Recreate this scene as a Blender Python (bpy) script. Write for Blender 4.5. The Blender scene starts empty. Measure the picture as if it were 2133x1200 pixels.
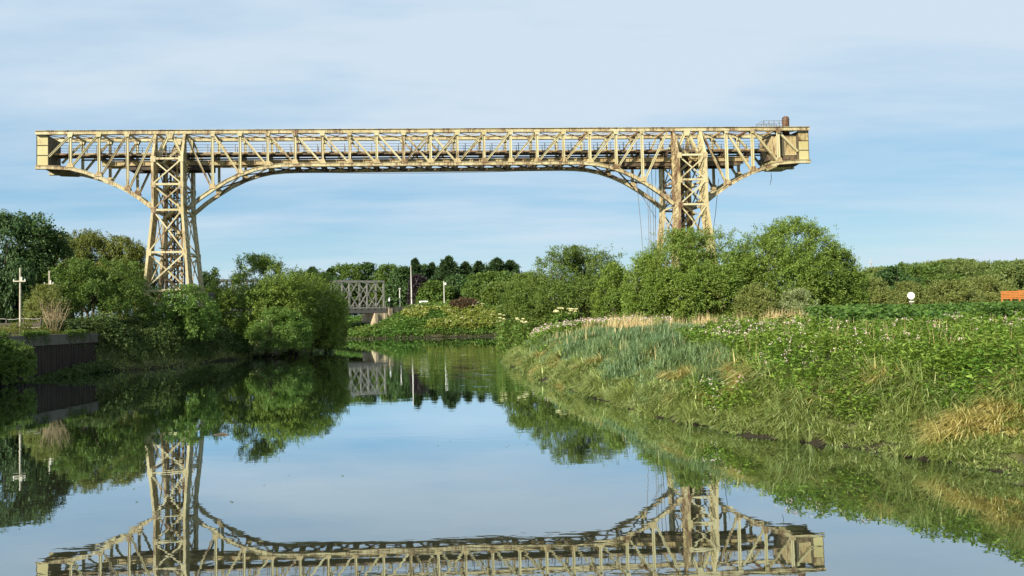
import bpy, math, random
import numpy as np

# ------------------------------------------------------------------ basics
sc = bpy.context.scene
COL = sc.collection
RS = np.random.RandomState
PI = math.pi
F_PX = 1650.0
H_CAM = 4.9
CX = 876.0            # the photograph is a crop: the optical axis lies left of its middle
SH = (1066.5 - CX) / F_PX
PITCH, ROLL = math.radians(2.17), math.radians(1.07)
FW = np.array([0, math.cos(PITCH), math.sin(PITCH)])
U0 = np.array([0, -math.sin(PITCH), math.cos(PITCH)])
R0 = np.array([1.0, 0, 0])
RT = R0 * math.cos(ROLL) - U0 * math.sin(ROLL)
UP = U0 * math.cos(ROLL) + R0 * math.sin(ROLL)
CAM = np.array([0, 0, H_CAM])


def ray(x, y):
    return FW + RT * (x - CX) / F_PX + UP * (600 - y) / F_PX


def at_z(x, y, z):
    d = ray(x, y)
    return CAM + d * (z - H_CAM) / d[2]


def at_y(x, y, Y):
    d = ray(x, y)
    return CAM + d * Y / d[1]


def tag(o, label=None, cat=None, group=None, kind=None):
    if label: o['label'] = label
    if cat: o['category'] = cat
    if group: o['group'] = group
    if kind: o['kind'] = kind
    return o


def empty(name, loc, label=None, cat=None, group=None):
    o = bpy.data.objects.new(name, None)
    COL.objects.link(o)
    o.location = tuple(float(c) for c in loc)
    o.empty_display_size = 0.2
    return tag(o, label, cat, group)


def obj(name, me, parent=None, loc=None):
    o = bpy.data.objects.new(name, me)
    COL.objects.link(o)
    if parent is not None: o.parent = parent
    if loc is not None: o.location = tuple(float(c) for c in loc)
    return o


def np_mesh(name, co, quads, mat, smooth=False):
    co = np.asarray(co, dtype=np.float32)
    quads = np.asarray(quads, dtype=np.int32)
    k = quads.shape[1]
    me = bpy.data.meshes.new(name)
    me.vertices.add(len(co))
    me.vertices.foreach_set('co', co.ravel())
    me.loops.add(quads.size)
    me.loops.foreach_set('vertex_index', quads.ravel())
    me.polygons.add(len(quads))
    me.polygons.foreach_set('loop_start', np.arange(0, quads.size, k, dtype=np.int32))
    if smooth:
        me.polygons.foreach_set('use_smooth', np.ones(len(quads), dtype=bool))
    me.update(calc_edges=True)
    me.materials.append(mat)
    return me


class MB:
    """collects bars, boxes and tubes, in world coordinates, as ONE mesh"""
    def __init__(s):
        s.v, s.f = [], []

    def hexa(s, pts):
        b = len(s.v)
        s.v += [tuple(p) for p in pts]
        for q in ((0, 3, 2, 1), (4, 5, 6, 7), (0, 1, 5, 4), (1, 2, 6, 5), (2, 3, 7, 6), (3, 0, 4, 7)):
            s.f.append(tuple(b + i for i in q))
        return s

    def box(s, lo, hi):
        x0, y0, z0 = lo; x1, y1, z1 = hi
        return s.hexa([(x0, y0, z0), (x1, y0, z0), (x1, y1, z0), (x0, y1, z0),
                       (x0, y0, z1), (x1, y0, z1), (x1, y1, z1), (x0, y1, z1)])

    def bar(s, p, q, w, h, side=None, w2=None, h2=None):
        """rectangular bar p->q; w measured along 'side' (a direction), h across it"""
        p = np.asarray(p, float); q = np.asarray(q, float)
        d = q - p; d /= np.linalg.norm(d)
        if side is None:
            side = np.cross(d, (0, 0, 1.0))
            if np.linalg.norm(side) < 1e-3: side = np.array([1.0, 0, 0])
        a = np.asarray(side, float); a = a - d * (a @ d); a /= np.linalg.norm(a)
        c = np.cross(d, a)
        w2 = w2 or w; h2 = h2 or h
        A = [p + a * sx * w / 2 + c * sy * h / 2 for sx, sy in ((-1, -1), (1, -1), (1, 1), (-1, 1))]
        B = [q + a * sx * w2 / 2 + c * sy * h2 / 2 for sx, sy in ((-1, -1), (1, -1), (1, 1), (-1, 1))]
        return s.hexa(A + B)

    def tube(s, pts, rads, n=8, caps=True):
        pts = [np.asarray(p, float) for p in pts]
        rings = []
        for i, p in enumerate(pts):
            d = pts[min(i + 1, len(pts) - 1)] - pts[max(i - 1, 0)]
            d /= np.linalg.norm(d)
            a = np.cross(d, (0.31, 0.17, 0.93) if abs(d[2]) < 0.9 else (1.0, 0.1, 0)); a /= np.linalg.norm(a)
            c = np.cross(d, a)
            b = len(s.v)
            for k in range(n):
                t = 2 * PI * k / n
                s.v.append(tuple(p + (a * math.cos(t) + c * math.sin(t)) * rads[i]))
            rings.append(b)
        for r0, r1 in zip(rings, rings[1:]):
            for k in range(n):
                s.f.append((r0 + k, r0 + (k + 1) % n, r1 + (k + 1) % n, r1 + k))
        if caps:
            s.f.append(tuple(rings[0] + k for k in reversed(range(n))))
            s.f.append(tuple(rings[-1] + k for k in range(n)))
        return s

    def prism(s, prof, ext):
        """prof: list of 3-d points (a closed outline), extruded along vector ext"""
        b = len(s.v); n = len(prof)
        ext = np.asarray(ext, float)
        s.v += [tuple(np.asarray(p, float)) for p in prof] + [tuple(np.asarray(p, float) + ext) for p in prof]
        s.f.append(tuple(b + i for i in reversed(range(n))))
        s.f.append(tuple(b + n + i for i in range(n)))
        for i in range(n):
            j = (i + 1) % n
            s.f.append((b + i, b + j, b + n + j, b + n + i))
        return s

    def build(s, name, mat, parent=None, origin=None):
        o0 = np.zeros(3)
        if origin is not None: o0 = np.asarray(origin, float)
        elif parent is not None:
            r = parent
            while r.parent is not None: r = r.parent
            o0 = np.array(r.location)
        me = bpy.data.meshes.new(name)
        me.from_pydata([(v[0] - o0[0], v[1] - o0[1], v[2] - o0[2]) for v in s.v], [], s.f)
        me.update()
        import bmesh
        bm = bmesh.new(); bm.from_mesh(me)
        bmesh.ops.recalc_face_normals(bm, faces=bm.faces)
        bm.to_mesh(me); bm.free()
        me.materials.append(mat)
        return obj(name, me, parent, loc=o0 if (parent is None) else None)


# ------------------------------------------------------------------ materials
def new_mat(name):
    m = bpy.data.materials.new(name); m.use_nodes = True
    nt = m.node_tree; nt.nodes.clear()
    out = nt.nodes.new('ShaderNodeOutputMaterial')
    return m, nt, out


def N(nt, t, **kw):
    n = nt.nodes.new(t)
    for k, v in kw.items():
        if k in n.inputs.keys(): n.inputs[k].default_value = v
        else: setattr(n, k, v)
    return n


def ramp(nt, fac, stops):
    n = nt.nodes.new('ShaderNodeValToRGB')
    while len(n.color_ramp.elements) < len(stops): n.color_ramp.elements.new(0.5)
    for e, (p, c) in zip(n.color_ramp.elements, stops):
        e.position = p; e.color = (c[0], c[1], c[2], 1)
    nt.links.new(fac, n.inputs[0])
    return n.outputs[0]


def noise(nt, scale, detail=4, rough=0.55, vec=None, kind='Object', sc3=None):
    tc = N(nt, 'ShaderNodeTexCoord')
    v = vec if vec is not None else tc.outputs[kind]
    if sc3 is not None:
        mp = N(nt, 'ShaderNodeMapping'); mp.inputs['Scale'].default_value = sc3
        nt.links.new(v, mp.inputs['Vector']); v = mp.outputs[0]
    n = N(nt, 'ShaderNodeTexNoise', Scale=scale, Detail=detail, Roughness=rough)
    nt.links.new(v, n.inputs['Vector'])
    return n.outputs['Fac']


def mixc(nt, fac, a, b):
    n = nt.nodes.new('ShaderNodeMix'); n.data_type = 'RGBA'
    for sock, val in ((n.inputs['Factor'], fac), (n.inputs['A'], a), (n.inputs['B'], b)):
        pass
    ins = [s for s in n.inputs if s.enabled]
    f, A, B = ins[0], ins[1], ins[2]
    for sock, val in ((f, fac), (A, a), (B, b)):
        if hasattr(val, 'links') or isinstance(val, bpy.types.NodeSocket): nt.links.new(val, sock)
        elif isinstance(val, (int, float)): sock.default_value = val
        else: sock.default_value = (val[0], val[1], val[2], 1)
    return [o for o in n.outputs if o.enabled][0]


def math_n(nt, op, a, b=None, c=None, clamp=False):
    n = nt.nodes.new('ShaderNodeMath'); n.operation = op; n.use_clamp = clamp
    for i, v in enumerate((a, b, c)):
        if v is None: continue
        if isinstance(v, bpy.types.NodeSocket): nt.links.new(v, n.inputs[i])
        else: n.inputs[i].default_value = v
    return n.outputs[0]


def leaf_mat(name, cols, trans=0.35, patch=0.25, tcol=None, rough=0.6, patch_cols=None, pscale=0.35, gain=1.0):
    """foliage: a colour per leaf (random per island) shifted by broad patches of another hue"""
    m, nt, out = new_mat(name)
    cols = [tuple(min(0.8, x * gain) for x in cc) for cc in cols]
    if patch_cols is not None: patch_cols = tuple(x * gain for x in patch_cols)
    geo = N(nt, 'ShaderNodeNewGeometry')
    k = len(cols)
    c = ramp(nt, geo.outputs['Random Per Island'], [(i / (k - 1), col) for i, col in enumerate(cols)])
    if patch_cols is not None:
        nz = noise(nt, pscale, 3, 0.6)
        oi = N(nt, 'ShaderNodeObjectInfo')
        f = ramp(nt, nz, [(0.38, (0, 0, 0)), (0.66, (1, 1, 1))])
        f = math_n(nt, 'MULTIPLY', f, patch)
        c = mixc(nt, f, c, patch_cols)
    d = N(nt, 'ShaderNodeBsdfPrincipled', Roughness=rough)
    d.inputs['Specular IOR Level'].default_value = 0.35
    nt.links.new(c, d.inputs['Base Color'])
    t = N(nt, 'ShaderNodeBsdfTranslucent')
    tc = mixc(nt, 0.5, c, tcol or (cols[-1][0] * 1.5, cols[-1][1] * 1.35, cols[-1][2] * 0.6))
    nt.links.new(tc, t.inputs['Color'])
    mx = N(nt, 'ShaderNodeMixShader', Fac=trans)
    nt.links.new(d.outputs[0], mx.inputs[1]); nt.links.new(t.outputs[0], mx.inputs[2])
    nt.links.new(mx.outputs[0], out.inputs[0])
    return m


def plain(name, col, rough=0.7, var=0.25, scale=3.0, metal=0.0, col2=None, spec=0.4, sc3=None, bump=0.0):
    m, nt, out = new_mat(name)
    b = N(nt, 'ShaderNodeBsdfPrincipled', Roughness=rough, Metallic=metal)
    b.inputs['Specular IOR Level'].default_value = spec
    nz = noise(nt, scale, 6, 0.62, sc3=sc3)
    c2 = col2 or tuple(c * (1 - var) for c in col)
    c1 = tuple(min(1, c * (1 + var * 0.5)) for c in col)
    nt.links.new(ramp(nt, nz, [(0.3, c2), (0.52, col), (0.75, c1)]), b.inputs['Base Color'])
    if bump:
        bp = N(nt, 'ShaderNodeBump', Strength=bump, Distance=0.05)
        nt.links.new(nz, bp.inputs['Height']); nt.links.new(bp.outputs[0], b.inputs['Normal'])
    nt.links.new(b.outputs[0], out.inputs[0])
    return m


def rust_paint(name, paint, amount=0.5, rust=(0.115, 0.062, 0.03), dark=(0.04, 0.025, 0.014)):
    """flaking cream paint with rust blooms, runs down the member; amount varies from member to member"""
    m, nt, out = new_mat(name)
    oi = N(nt, 'ShaderNodeObjectInfo')
    n1 = noise(nt, 0.9, 7, 0.72, sc3=(1, 1, 0.35))
    n2 = noise(nt, 3.5, 6, 0.7, sc3=(1.6, 1.6, 0.3))
    n3 = noise(nt, 0.28, 3, 0.5)
    tone = ramp(nt, n3, [(0.35, tuple(c * f for c, f in zip(paint, (0.84, 0.80, 0.68)))), (0.65, paint)])
    s = math_n(nt, 'MULTIPLY', n1, 0.6)
    s = math_n(nt, 'ADD', s, math_n(nt, 'MULTIPLY', n2, 0.4))
    r = math_n(nt, 'POWER', oi.outputs['Random'], 2.2)
    s = math_n(nt, 'ADD', s, math_n(nt, 'MULTIPLY', r, 0.14))
    s = math_n(nt, 'ADD', s, amount - 0.5)
    f1 = ramp(nt, s, [(0.50, (0, 0, 0)), (0.60, (1, 1, 1))])
    f2 = ramp(nt, s, [(0.62, (0, 0, 0)), (0.76, (1, 1, 1))])
    stain = mixc(nt, 0.45, tone, (0.29, 0.205, 0.105))
    f0 = ramp(nt, s, [(0.43, (0, 0, 0)), (0.52, (1, 1, 1))])
    c = mixc(nt, f0, tone, stain)
    c = mixc(nt, f1, c, rust)
    c = mixc(nt, f2, c, dark)
    b = N(nt, 'ShaderNodeBsdfPrincipled', Roughness=0.65)
    b.inputs['Specular IOR Level'].default_value = 0.35
    nt.links.new(c, b.inputs['Base Color'])
    bp = N(nt, 'ShaderNodeBump', Strength=0.35, Distance=0.03)
    nt.links.new(n2, bp.inputs['Height']); nt.links.new(bp.outputs[0], b.inputs['Normal'])
    nt.links.new(b.outputs[0], out.inputs[0])
    return m


M = {}
CREAM = (0.46, 0.425, 0.265)
M['paint'] = rust_paint('cream_paint', CREAM, 0.405)
M['paint_panel'] = rust_paint('panel_paint', (0.44, 0.40, 0.21), 0.37)
M['paint_rusty'] = rust_paint('rusty_paint', (0.42, 0.35, 0.19), 0.46)
M['paint_tower'] = rust_paint('tower_paint', (0.455, 0.405, 0.24), 0.45)
M['dark_steel'] = rust_paint('dark_steel', (0.075, 0.055, 0.035), 0.58, rust=(0.055, 0.038, 0.024), dark=(0.022, 0.017, 0.012))
M['girder'] = rust_paint('girder_paint', (0.36, 0.30, 0.16), 0.50, rust=(0.14, 0.06, 0.02))
M['deck'] = plain('deck_planks', (0.07, 0.055, 0.04), 0.85, 0.4, 2.0)
M['cable'] = plain('cable_steel', (0.10, 0.09, 0.08), 0.6, 0.2)
M['rail'] = plain('rail_steel', (0.12, 0.10, 0.07), 0.6, 0.3)
M['cladding'] = plain('dark_cladding', (0.10, 0.085, 0.05), 0.8, 0.5, 1.2, sc3=(3, 3, 0.4))
M['chimney'] = rust_paint('chimney_rust', (0.30, 0.18, 0.08), 0.62, rust=(0.16, 0.065, 0.025))
M['grey_steel'] = plain('grey_steel', (0.18, 0.175, 0.15), 0.7, 0.35, 1.2)
M['grey_dark'] = plain('dark_grey_steel', (0.07, 0.07, 0.06), 0.7, 0.3)
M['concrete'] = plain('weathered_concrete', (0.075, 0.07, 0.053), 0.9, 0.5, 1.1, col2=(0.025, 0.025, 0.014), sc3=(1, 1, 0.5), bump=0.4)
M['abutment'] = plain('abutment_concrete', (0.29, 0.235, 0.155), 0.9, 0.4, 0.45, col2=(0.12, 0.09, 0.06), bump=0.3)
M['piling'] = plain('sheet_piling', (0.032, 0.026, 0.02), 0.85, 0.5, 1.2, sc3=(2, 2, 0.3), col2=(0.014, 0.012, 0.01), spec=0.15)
M['pole'] = plain('pale_pole', (0.46, 0.45, 0.40), 0.6, 0.2)
M['wood_pole'] = plain('timber_pole', (0.40, 0.36, 0.28), 0.8, 0.3)
M['white'] = plain('white_paint', (0.80, 0.80, 0.78), 0.5, 0.06)
M['dark'] = plain('dark_rubber', (0.03, 0.03, 0.03), 0.7, 0.3)
M['glass'] = plain('window_glass', (0.02, 0.025, 0.03), 0.08, 0.1, spec=0.8)
M['orange'] = plain('orange_timber', (0.42, 0.15, 0.035), 0.7, 0.3, 2.0)
M['brickwall'] = plain('rubble_wall', (0.20, 0.185, 0.16), 0.9, 0.5, 1.6, bump=0.5)
M['pylon'] = plain('hazed_pylon_steel', (0.30, 0.33, 0.36), 0.6, 0.1)  # pale bluish: distance haze is put into the steel colour
M['bark'] = plain('bark', (0.075, 0.06, 0.042), 0.9, 0.5, 5.0, sc3=(2, 2, 0.5), bump=0.5)
M['fence'] = plain('fence_boards', (0.07, 0.055, 0.045), 0.85, 0.4, 2.0)
M['deadwood'] = plain('dead_twigs', (0.30, 0.23, 0.13), 0.85, 0.35, 1.5)

M['willow'] = leaf_mat('willow_leaf', [(0.036, 0.076, 0.010), (0.090, 0.152, 0.020), (0.165, 0.225, 0.045)], 0.34, 0.5, patch_cols=(0.115, 0.150, 0.022), gain=1.3)
M['willow_deep'] = leaf_mat('deep_willow_leaf', [(0.046, 0.086, 0.014), (0.072, 0.118, 0.018), (0.105, 0.152, 0.028)], 0.34, 0.5, patch_cols=(0.09, 0.115, 0.018), gain=1.25)
M['olive'] = leaf_mat('olive_leaf', [(0.060, 0.082, 0.012), (0.092, 0.108, 0.014), (0.130, 0.140, 0.022)], 0.32, 0.6, patch_cols=(0.05, 0.080, 0.013), gain=1.3)
M['dark_leaf'] = leaf_mat('dark_leaf', [(0.020, 0.050, 0.013), (0.034, 0.074, 0.018), (0.055, 0.104, 0.026)], 0.25, 0.5, patch_cols=(0.032, 0.058, 0.011), gain=1.25)
M['mid_leaf'] = leaf_mat('mid_leaf', [(0.040, 0.084, 0.012), (0.064, 0.118, 0.017), (0.098, 0.158, 0.028)], 0.33, 0.5, patch_cols=(0.072, 0.10, 0.014), gain=1.2)
M['bright_leaf'] = leaf_mat('bright_leaf', [(0.055, 0.115, 0.018), (0.078, 0.150, 0.024), (0.11, 0.18, 0.035)], 0.35, 0.4, patch_cols=(0.09, 0.13, 0.025), gain=1.25)
M['conifer'] = leaf_mat('conifer_needles', [(0.018, 0.044, 0.015), (0.030, 0.062, 0.019), (0.05, 0.088, 0.026)], 0.18, 0.5, patch_cols=(0.026, 0.045, 0.014), gain=1.2)
M['purple_leaf'] = leaf_mat('purple_leaf', [(0.020, 0.014, 0.020), (0.030, 0.020, 0.026), (0.04, 0.028, 0.032)], 0.15)
M['far_leaf'] = leaf_mat('far_wood_leaf', [(0.060, 0.100, 0.022), (0.085, 0.130, 0.030), (0.12, 0.165, 0.042)], 0.3, 0.6, patch_cols=(0.115, 0.13, 0.035), pscale=0.08, gain=1.25)
M['scrub'] = leaf_mat('scrub_leaf', [(0.10, 0.135, 0.030), (0.140, 0.170, 0.040), (0.19, 0.20, 0.06)], 0.35, 0.6, patch_cols=(0.07, 0.10, 0.025), gain=1.2)
M['pale_leaf'] = leaf_mat('pale_leaf', [(0.11, 0.16, 0.045), (0.20, 0.25, 0.10), (0.36, 0.40, 0.22)], 0.35)
M['reed'] = leaf_mat('reed_blade', [(0.040, 0.088, 0.036), (0.090, 0.158, 0.070), (0.21, 0.285, 0.145)], 0.3, 0.6, patch_cols=(0.13, 0.18, 0.04), pscale=0.16)
M['grass'] = leaf_mat('bank_grass_blade', [(0.035, 0.070, 0.016), (0.110, 0.170, 0.045), (0.19, 0.25, 0.085), (0.44, 0.46, 0.22)], 0.34, 0.5, patch_cols=(0.19, 0.235, 0.055), pscale=0.3, gain=1.4)
M['tan'] = leaf_mat('dry_grass_blade', [(0.26, 0.23, 0.07), (0.58, 0.50, 0.18), (0.78, 0.70, 0.34)], 0.3, 0.5, patch_cols=(0.30, 0.31, 0.09))
M['straw'] = leaf_mat('straw_stem', [(0.36, 0.28, 0.13), (0.48, 0.37, 0.18), (0.60, 0.48, 0.26)], 0.25)
M['balsam'] = leaf_mat('balsam_leaf', [(0.032, 0.090, 0.010), (0.085, 0.170, 0.018), (0.175, 0.265, 0.040)], 0.35, 0.45, patch_cols=(0.17, 0.20, 0.035), pscale=0.25, gain=1.2)
M['petal'] = leaf_mat('pink_petal', [(0.55, 0.36, 0.40), (0.62, 0.46, 0.48), (0.70, 0.60, 0.56)], 0.35)
M['knot'] = leaf_mat('knotweed_leaf', [(0.034, 0.090, 0.014), (0.055, 0.125, 0.018), (0.09, 0.165, 0.028)], 0.3, 0.5, patch_cols=(0.08, 0.125, 0.02), gain=1.1)
M['bramble'] = leaf_mat('bramble_leaf', [(0.040, 0.100, 0.014), (0.060, 0.135, 0.018), (0.09, 0.165, 0.024)], 0.3, 0.7, patch_cols=(0.10, 0.115, 0.022), pscale=0.09, gain=1.2)
M['hogweed'] = leaf_mat('hogweed_leaf', [(0.12, 0.17, 0.025), (0.19, 0.23, 0.04), (0.30, 0.31, 0.08)], 0.35, 0.5, patch_cols=(0.10, 0.17, 0.02))
M['umbel'] = leaf_mat('hogweed_umbel', [(0.45, 0.44, 0.20), (0.60, 0.58, 0.32), (0.72, 0.70, 0.45)], 0.3)
M['rusty_leaf'] = leaf_mat('rusty_leaf', [(0.045, 0.030, 0.015), (0.07, 0.042, 0.02), (0.09, 0.06, 0.026)], 0.2)
M['shade_plants'] = leaf_mat('bank_plant_leaf', [(0.034, 0.068, 0.016), (0.055, 0.095, 0.022), (0.085, 0.125, 0.035)], 0.3, 0.5, patch_cols=(0.07, 0.085, 0.03), gain=1.2)
M['mudplants'] = leaf_mat('mud_line_stalks', [(0.06, 0.09, 0.03), (0.13, 0.15, 0.06), (0.26, 0.25, 0.13)], 0.2, 0.6, patch_cols=(0.06, 0.075, 0.03), pscale=0.5)


def ground_mat():
    m, nt, out = new_mat('ground_soil')
    b = N(nt, 'ShaderNodeBsdfPrincipled', Roughness=0.95)
    b.inputs['Specular IOR Level'].default_value = 0.15
    n1 = noise(nt, 0.35, 6, 0.65); n2 = noise(nt, 3.0, 5, 0.6)
    c = ramp(nt, n1, [(0.3, (0.05, 0.065, 0.022)), (0.5, (0.065, 0.075, 0.028)), (0.72, (0.085, 0.075, 0.035))])
    geo = N(nt, 'ShaderNodeNewGeometry')
    sx = N(nt, 'ShaderNodeSeparateXYZ'); nt.links.new(geo.outputs['Position'], sx.inputs[0])
    z = math_n(nt, 'ADD', sx.outputs['Z'], math_n(nt, 'MULTIPLY', n2, 0.6))
    f = ramp(nt, z, [(0.40, (1, 1, 1)), (0.8, (0, 0, 0))])
    c = mixc(nt, f, c, (0.022, 0.018, 0.012))
    nt.links.new(c, b.inputs['Base Color'])
    bp = N(nt, 'ShaderNodeBump', Strength=0.6, Distance=0.1)
    nt.links.new(n2, bp.inputs['Height']); nt.links.new(bp.outputs[0], b.inputs['Normal'])
    nt.links.new(b.outputs[0], out.inputs[0])
    return m


def water_mat():
    m, nt, out = new_mat('river_water')
    tc = N(nt, 'ShaderNodeTexCoord')
    n1 = noise(nt, 0.9, 3, 0.5, vec=tc.outputs['Object'], sc3=(0.45, 1.0, 1))
    n2 = noise(nt, 3.6, 2, 0.5, vec=tc.outputs['Object'], sc3=(0.6, 1.0, 1))
    mask = noise(nt, 0.045, 3, 0.6, vec=tc.outputs['Object'], sc3=(1.0, 0.5, 1))
    msk = ramp(nt, mask, [(0.40, (0.22, 0.22, 0.22)), (0.58, (0.6, 0.6, 0.6)), (0.70, (1.0, 1.0, 1.0))])
    hgt = math_n(nt, 'ADD', math_n(nt, 'MULTIPLY', n1, 1.0), math_n(nt, 'MULTIPLY', n2, 0.14))
    sp = N(nt, 'ShaderNodeSeparateXYZ'); nt.links.new(tc.outputs['Object'], sp.inputs[0])
    dx = math_n(nt, 'DIVIDE', math_n(nt, 'SUBTRACT', sp.outputs['X'], 6.0), 11.0)
    dy = math_n(nt, 'DIVIDE', math_n(nt, 'SUBTRACT', sp.outputs['Y'], 92.0), 45.0)
    d2 = math_n(nt, 'ADD', math_n(nt, 'MULTIPLY', dx, dx), math_n(nt, 'MULTIPLY', dy, dy))
    rip = math_n(nt, 'MAXIMUM', math_n(nt, 'SUBTRACT', 1.0, d2), 0.0)
    n3 = noise(nt, 0.35, 3, 0.6, vec=tc.outputs['Object'], sc3=(0.4, 1.0, 1))
    rip = math_n(nt, 'MULTIPLY', rip, ramp(nt, n3, [(0.42, (0, 0, 0)), (0.6, (1, 1, 1))]))
    msk = math_n(nt, 'ADD', msk, math_n(nt, 'MULTIPLY', rip, 3.5))
    hgt = math_n(nt, 'MULTIPLY', hgt, msk)
    bp = N(nt, 'ShaderNodeBump', Strength=1.0, Distance=WAVE)
    nt.links.new(hgt, bp.inputs['Height'])
    fr = N(nt, 'ShaderNodeFresnel', IOR=1.33)
    nt.links.new(bp.outputs[0], fr.inputs['Normal'])
    fac = math_n(nt, 'MINIMUM', math_n(nt, 'MULTIPLY_ADD', fr.outputs[0], 1.60, 0.25), 0.97)
    g = N(nt, 'ShaderNodeBsdfGlossy', Roughness=0.012); g.inputs['Color'].default_value = (0.85, 0.93, 0.97, 1)
    d = N(nt, 'ShaderNodeBsdfDiffuse'); d.inputs['Color'].default_value = (0.030, 0.032, 0.018, 1)
    nt.links.new(bp.outputs[0], g.inputs['Normal'])
    mx = N(nt, 'ShaderNodeMixShader')
    nt.links.new(fac, mx.inputs[0]); nt.links.new(d.outputs[0], mx.inputs[1]); nt.links.new(g.outputs[0], mx.inputs[2])
    nt.links.new(mx.outputs[0], out.inputs[0])
    return m


WAVE = 0.0062
M['ground'] = ground_mat()
M['water'] = water_mat()

# ------------------------------------------------------------------ river and terrain
#        x      y     H     w     (bank height and width behind this edge point)
RIV = [(32, 3, 2.9, 5), (22, 14, 2.7, 2.8), (15, 23.2, 2.7, 2.6), (12.8, 26.9, 2.7, 2.6), (8.7, 33, 2.8, 2.6), (5.6, 41.4, 2.8, 2.7),
       (2.4, 61, 2.9, 2.9), (-0.6, 84, 2.9, 3.4), (0.5, 100, 2.9, 5), (4, 120, 3, 5), (9, 145, 3, 6), (25, 166, 3.5, 6), (60, 178, 4, 6), (200, 186, 4, 6),
       (200, 214, 6, 10), (60, 207, 8, 10), (20, 201, 8.6, 11), (0, 200, 8.6, 11), (-20, 198, 8.6, 11), (-27, 197.6, 7.4, 11), (-33, 197.2, 4.6, 11), (-38, 197, 3.2, 10), (-48, 206, 3.2, 9), (-62, 228, 6, 8),
       (-80, 260, 6, 8), (-140, 330, 6, 8), (-165, 312, 5, 6), (-105, 248, 5, 6), (-78, 212, 5, 5), (-56, 188, 4.6, 5), (-42, 168, 4.2, 4),
       (-34.5, 153, 4, 3.2), (-33, 130, 4, 3.2), (-34, 110, 4, 3.2), (-37, 99, 4, 2.6), (-37, 89, 4, 2.2), (-40.2, 82.6, 3.9, 1.6), (-43.0, 81.4, 4, 0.5), (-44.3, 79, 4.0, 0.35), (-44.2, 70, 4.0, 0.35), (-44.1, 58, 4.0, 0.35), (-46, 40, 4.0, 0.35), (-46, 25, 4.0, 1),
       (-46, 3, 4, 2)]
RIV = np.array(RIV, float)
RIV[:, 0] += SH * RIV[:, 1]


def sdist(X, Y):
    X = np.asarray(X, float); Y = np.asarray(Y, float)
    best = np.full(X.shape, 1e9); Hh = np.zeros(X.shape); Ww = np.ones(X.shape)
    inside = np.zeros(X.shape, bool)
    n = len(RIV)
    for i in range(n):
        a = RIV[i]; b = RIV[(i + 1) % n]
        ex, ey = b[0] - a[0], b[1] - a[1]
        t = np.clip(((X - a[0]) * ex + (Y - a[1]) * ey) / (ex * ex + ey * ey), 0, 1)
        d = np.hypot(X - a[0] - t * ex, Y - a[1] - t * ey)
        k = d < best
        best = np.where(k, d, best); Hh = np.where(k, a[2] + (b[2] - a[2]) * t, Hh); Ww = np.where(k, a[3] + (b[3] - a[3]) * t, Ww)
        if ey != 0:
            c = ((a[1] > Y) != (b[1] > Y)) & (X < ex * (Y - a[1]) / ey + a[0])
            inside ^= c
    return np.where(inside, -best, best), Hh, Ww


def height(X, Y, with_s=False):
    X = np.asarray(X, float); Y = np.asarray(Y, float)
    wob = 0.5 * np.sin(X * 0.9 + Y * 0.31) + 0.35 * np.sin(Y * 0.77 - X * 0.4 + 1.3) + 0.25 * np.sin(X * 1.9 - Y * 1.3)
    s, H, W = sdist(X, Y)
    s2 = s + np.where(W > 2, 0.5 * wob * np.clip(W / 2.8, 0, 1), 0)
    z = np.where(s2 < 0, np.maximum(-1.8, s2 * 0.55), H * (1 - np.exp(-np.maximum(s2, 0) / W * 1.15)))
    z = z + np.where(s2 > 0, 0.12 * wob * np.clip(s2 / 6, 0, 1), 0)
    return (z, s) if with_s else z


def axis_coords(lo, hi, step, far, grow=1.25):
    a = list(np.arange(lo, hi + 1e-6, step))
    st = step
    x = a[-1]
    while x < far:
        st *= grow; x += st; a.append(x)
    st = step; x = a[0]; pre = []
    while x > -far:
        st *= grow; x -= st; pre.append(x)
    return np.array(pre[::-1] + a)


gx = axis_coords(-66, 88, 0.9, 3000); gy = axis_coords(-6, 240, 0.9, 3000)
GX, GY = np.meshgrid(gx, gy)
GZ = height(GX.ravel(), GY.ravel())
nx, ny = len(gx), len(gy)
ii, jj = np.meshgrid(np.arange(nx - 1), np.arange(ny - 1))
a0 = (jj * nx + ii).ravel()
gq = np.stack([a0, a0 + 1, a0 + nx + 1, a0 + nx], 1)
g = obj('ground', np_mesh('ground', np.stack([GX.ravel(), GY.ravel(), GZ], 1), gq, M['ground'], smooth=True))
tag(g, 'green and brown earth of the river banks', 'ground', kind='structure')
wx, wy = np.array([-420.0, 420.0]), np.array([-40.0, 420.0])
me = np_mesh('water', [(-420, -40, 0), (420, -40, 0), (420, 420, 0), (-420, 420, 0)], [(0, 1, 2, 3)], M['water'])
tag(obj('water', me), 'calm river reflecting the bridge and sky', 'river', kind='structure')

# ------------------------------------------------------------------ leaves and blades
def unit(a):
    return a / np.maximum(np.linalg.norm(a, axis=-1, keepdims=True), 1e-9)


def leaf_arrays(pos, axis, nrm, L, W, bend=0.0):
    """rhombic leaves: pos base, axis direction, nrm approx normal"""
    axis = unit(axis)
    side = unit(np.cross(axis, nrm))
    up = np.cross(side, axis)
    L = L[:, None]; W = W[:, None]
    mid = pos + axis * L * 0.45
    v = np.stack([pos, mid + side * W * 0.5 + up * W * 0.12, pos + axis * L - up * L * bend, mid - side * W * 0.5 + up * W * 0.12], 1)
    return v.reshape(-1, 3)


def leaves_mesh(name, v, mat):
    n = len(v) // 4
    return np_mesh(name, v, np.arange(n * 4).reshape(n, 4), mat)


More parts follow.
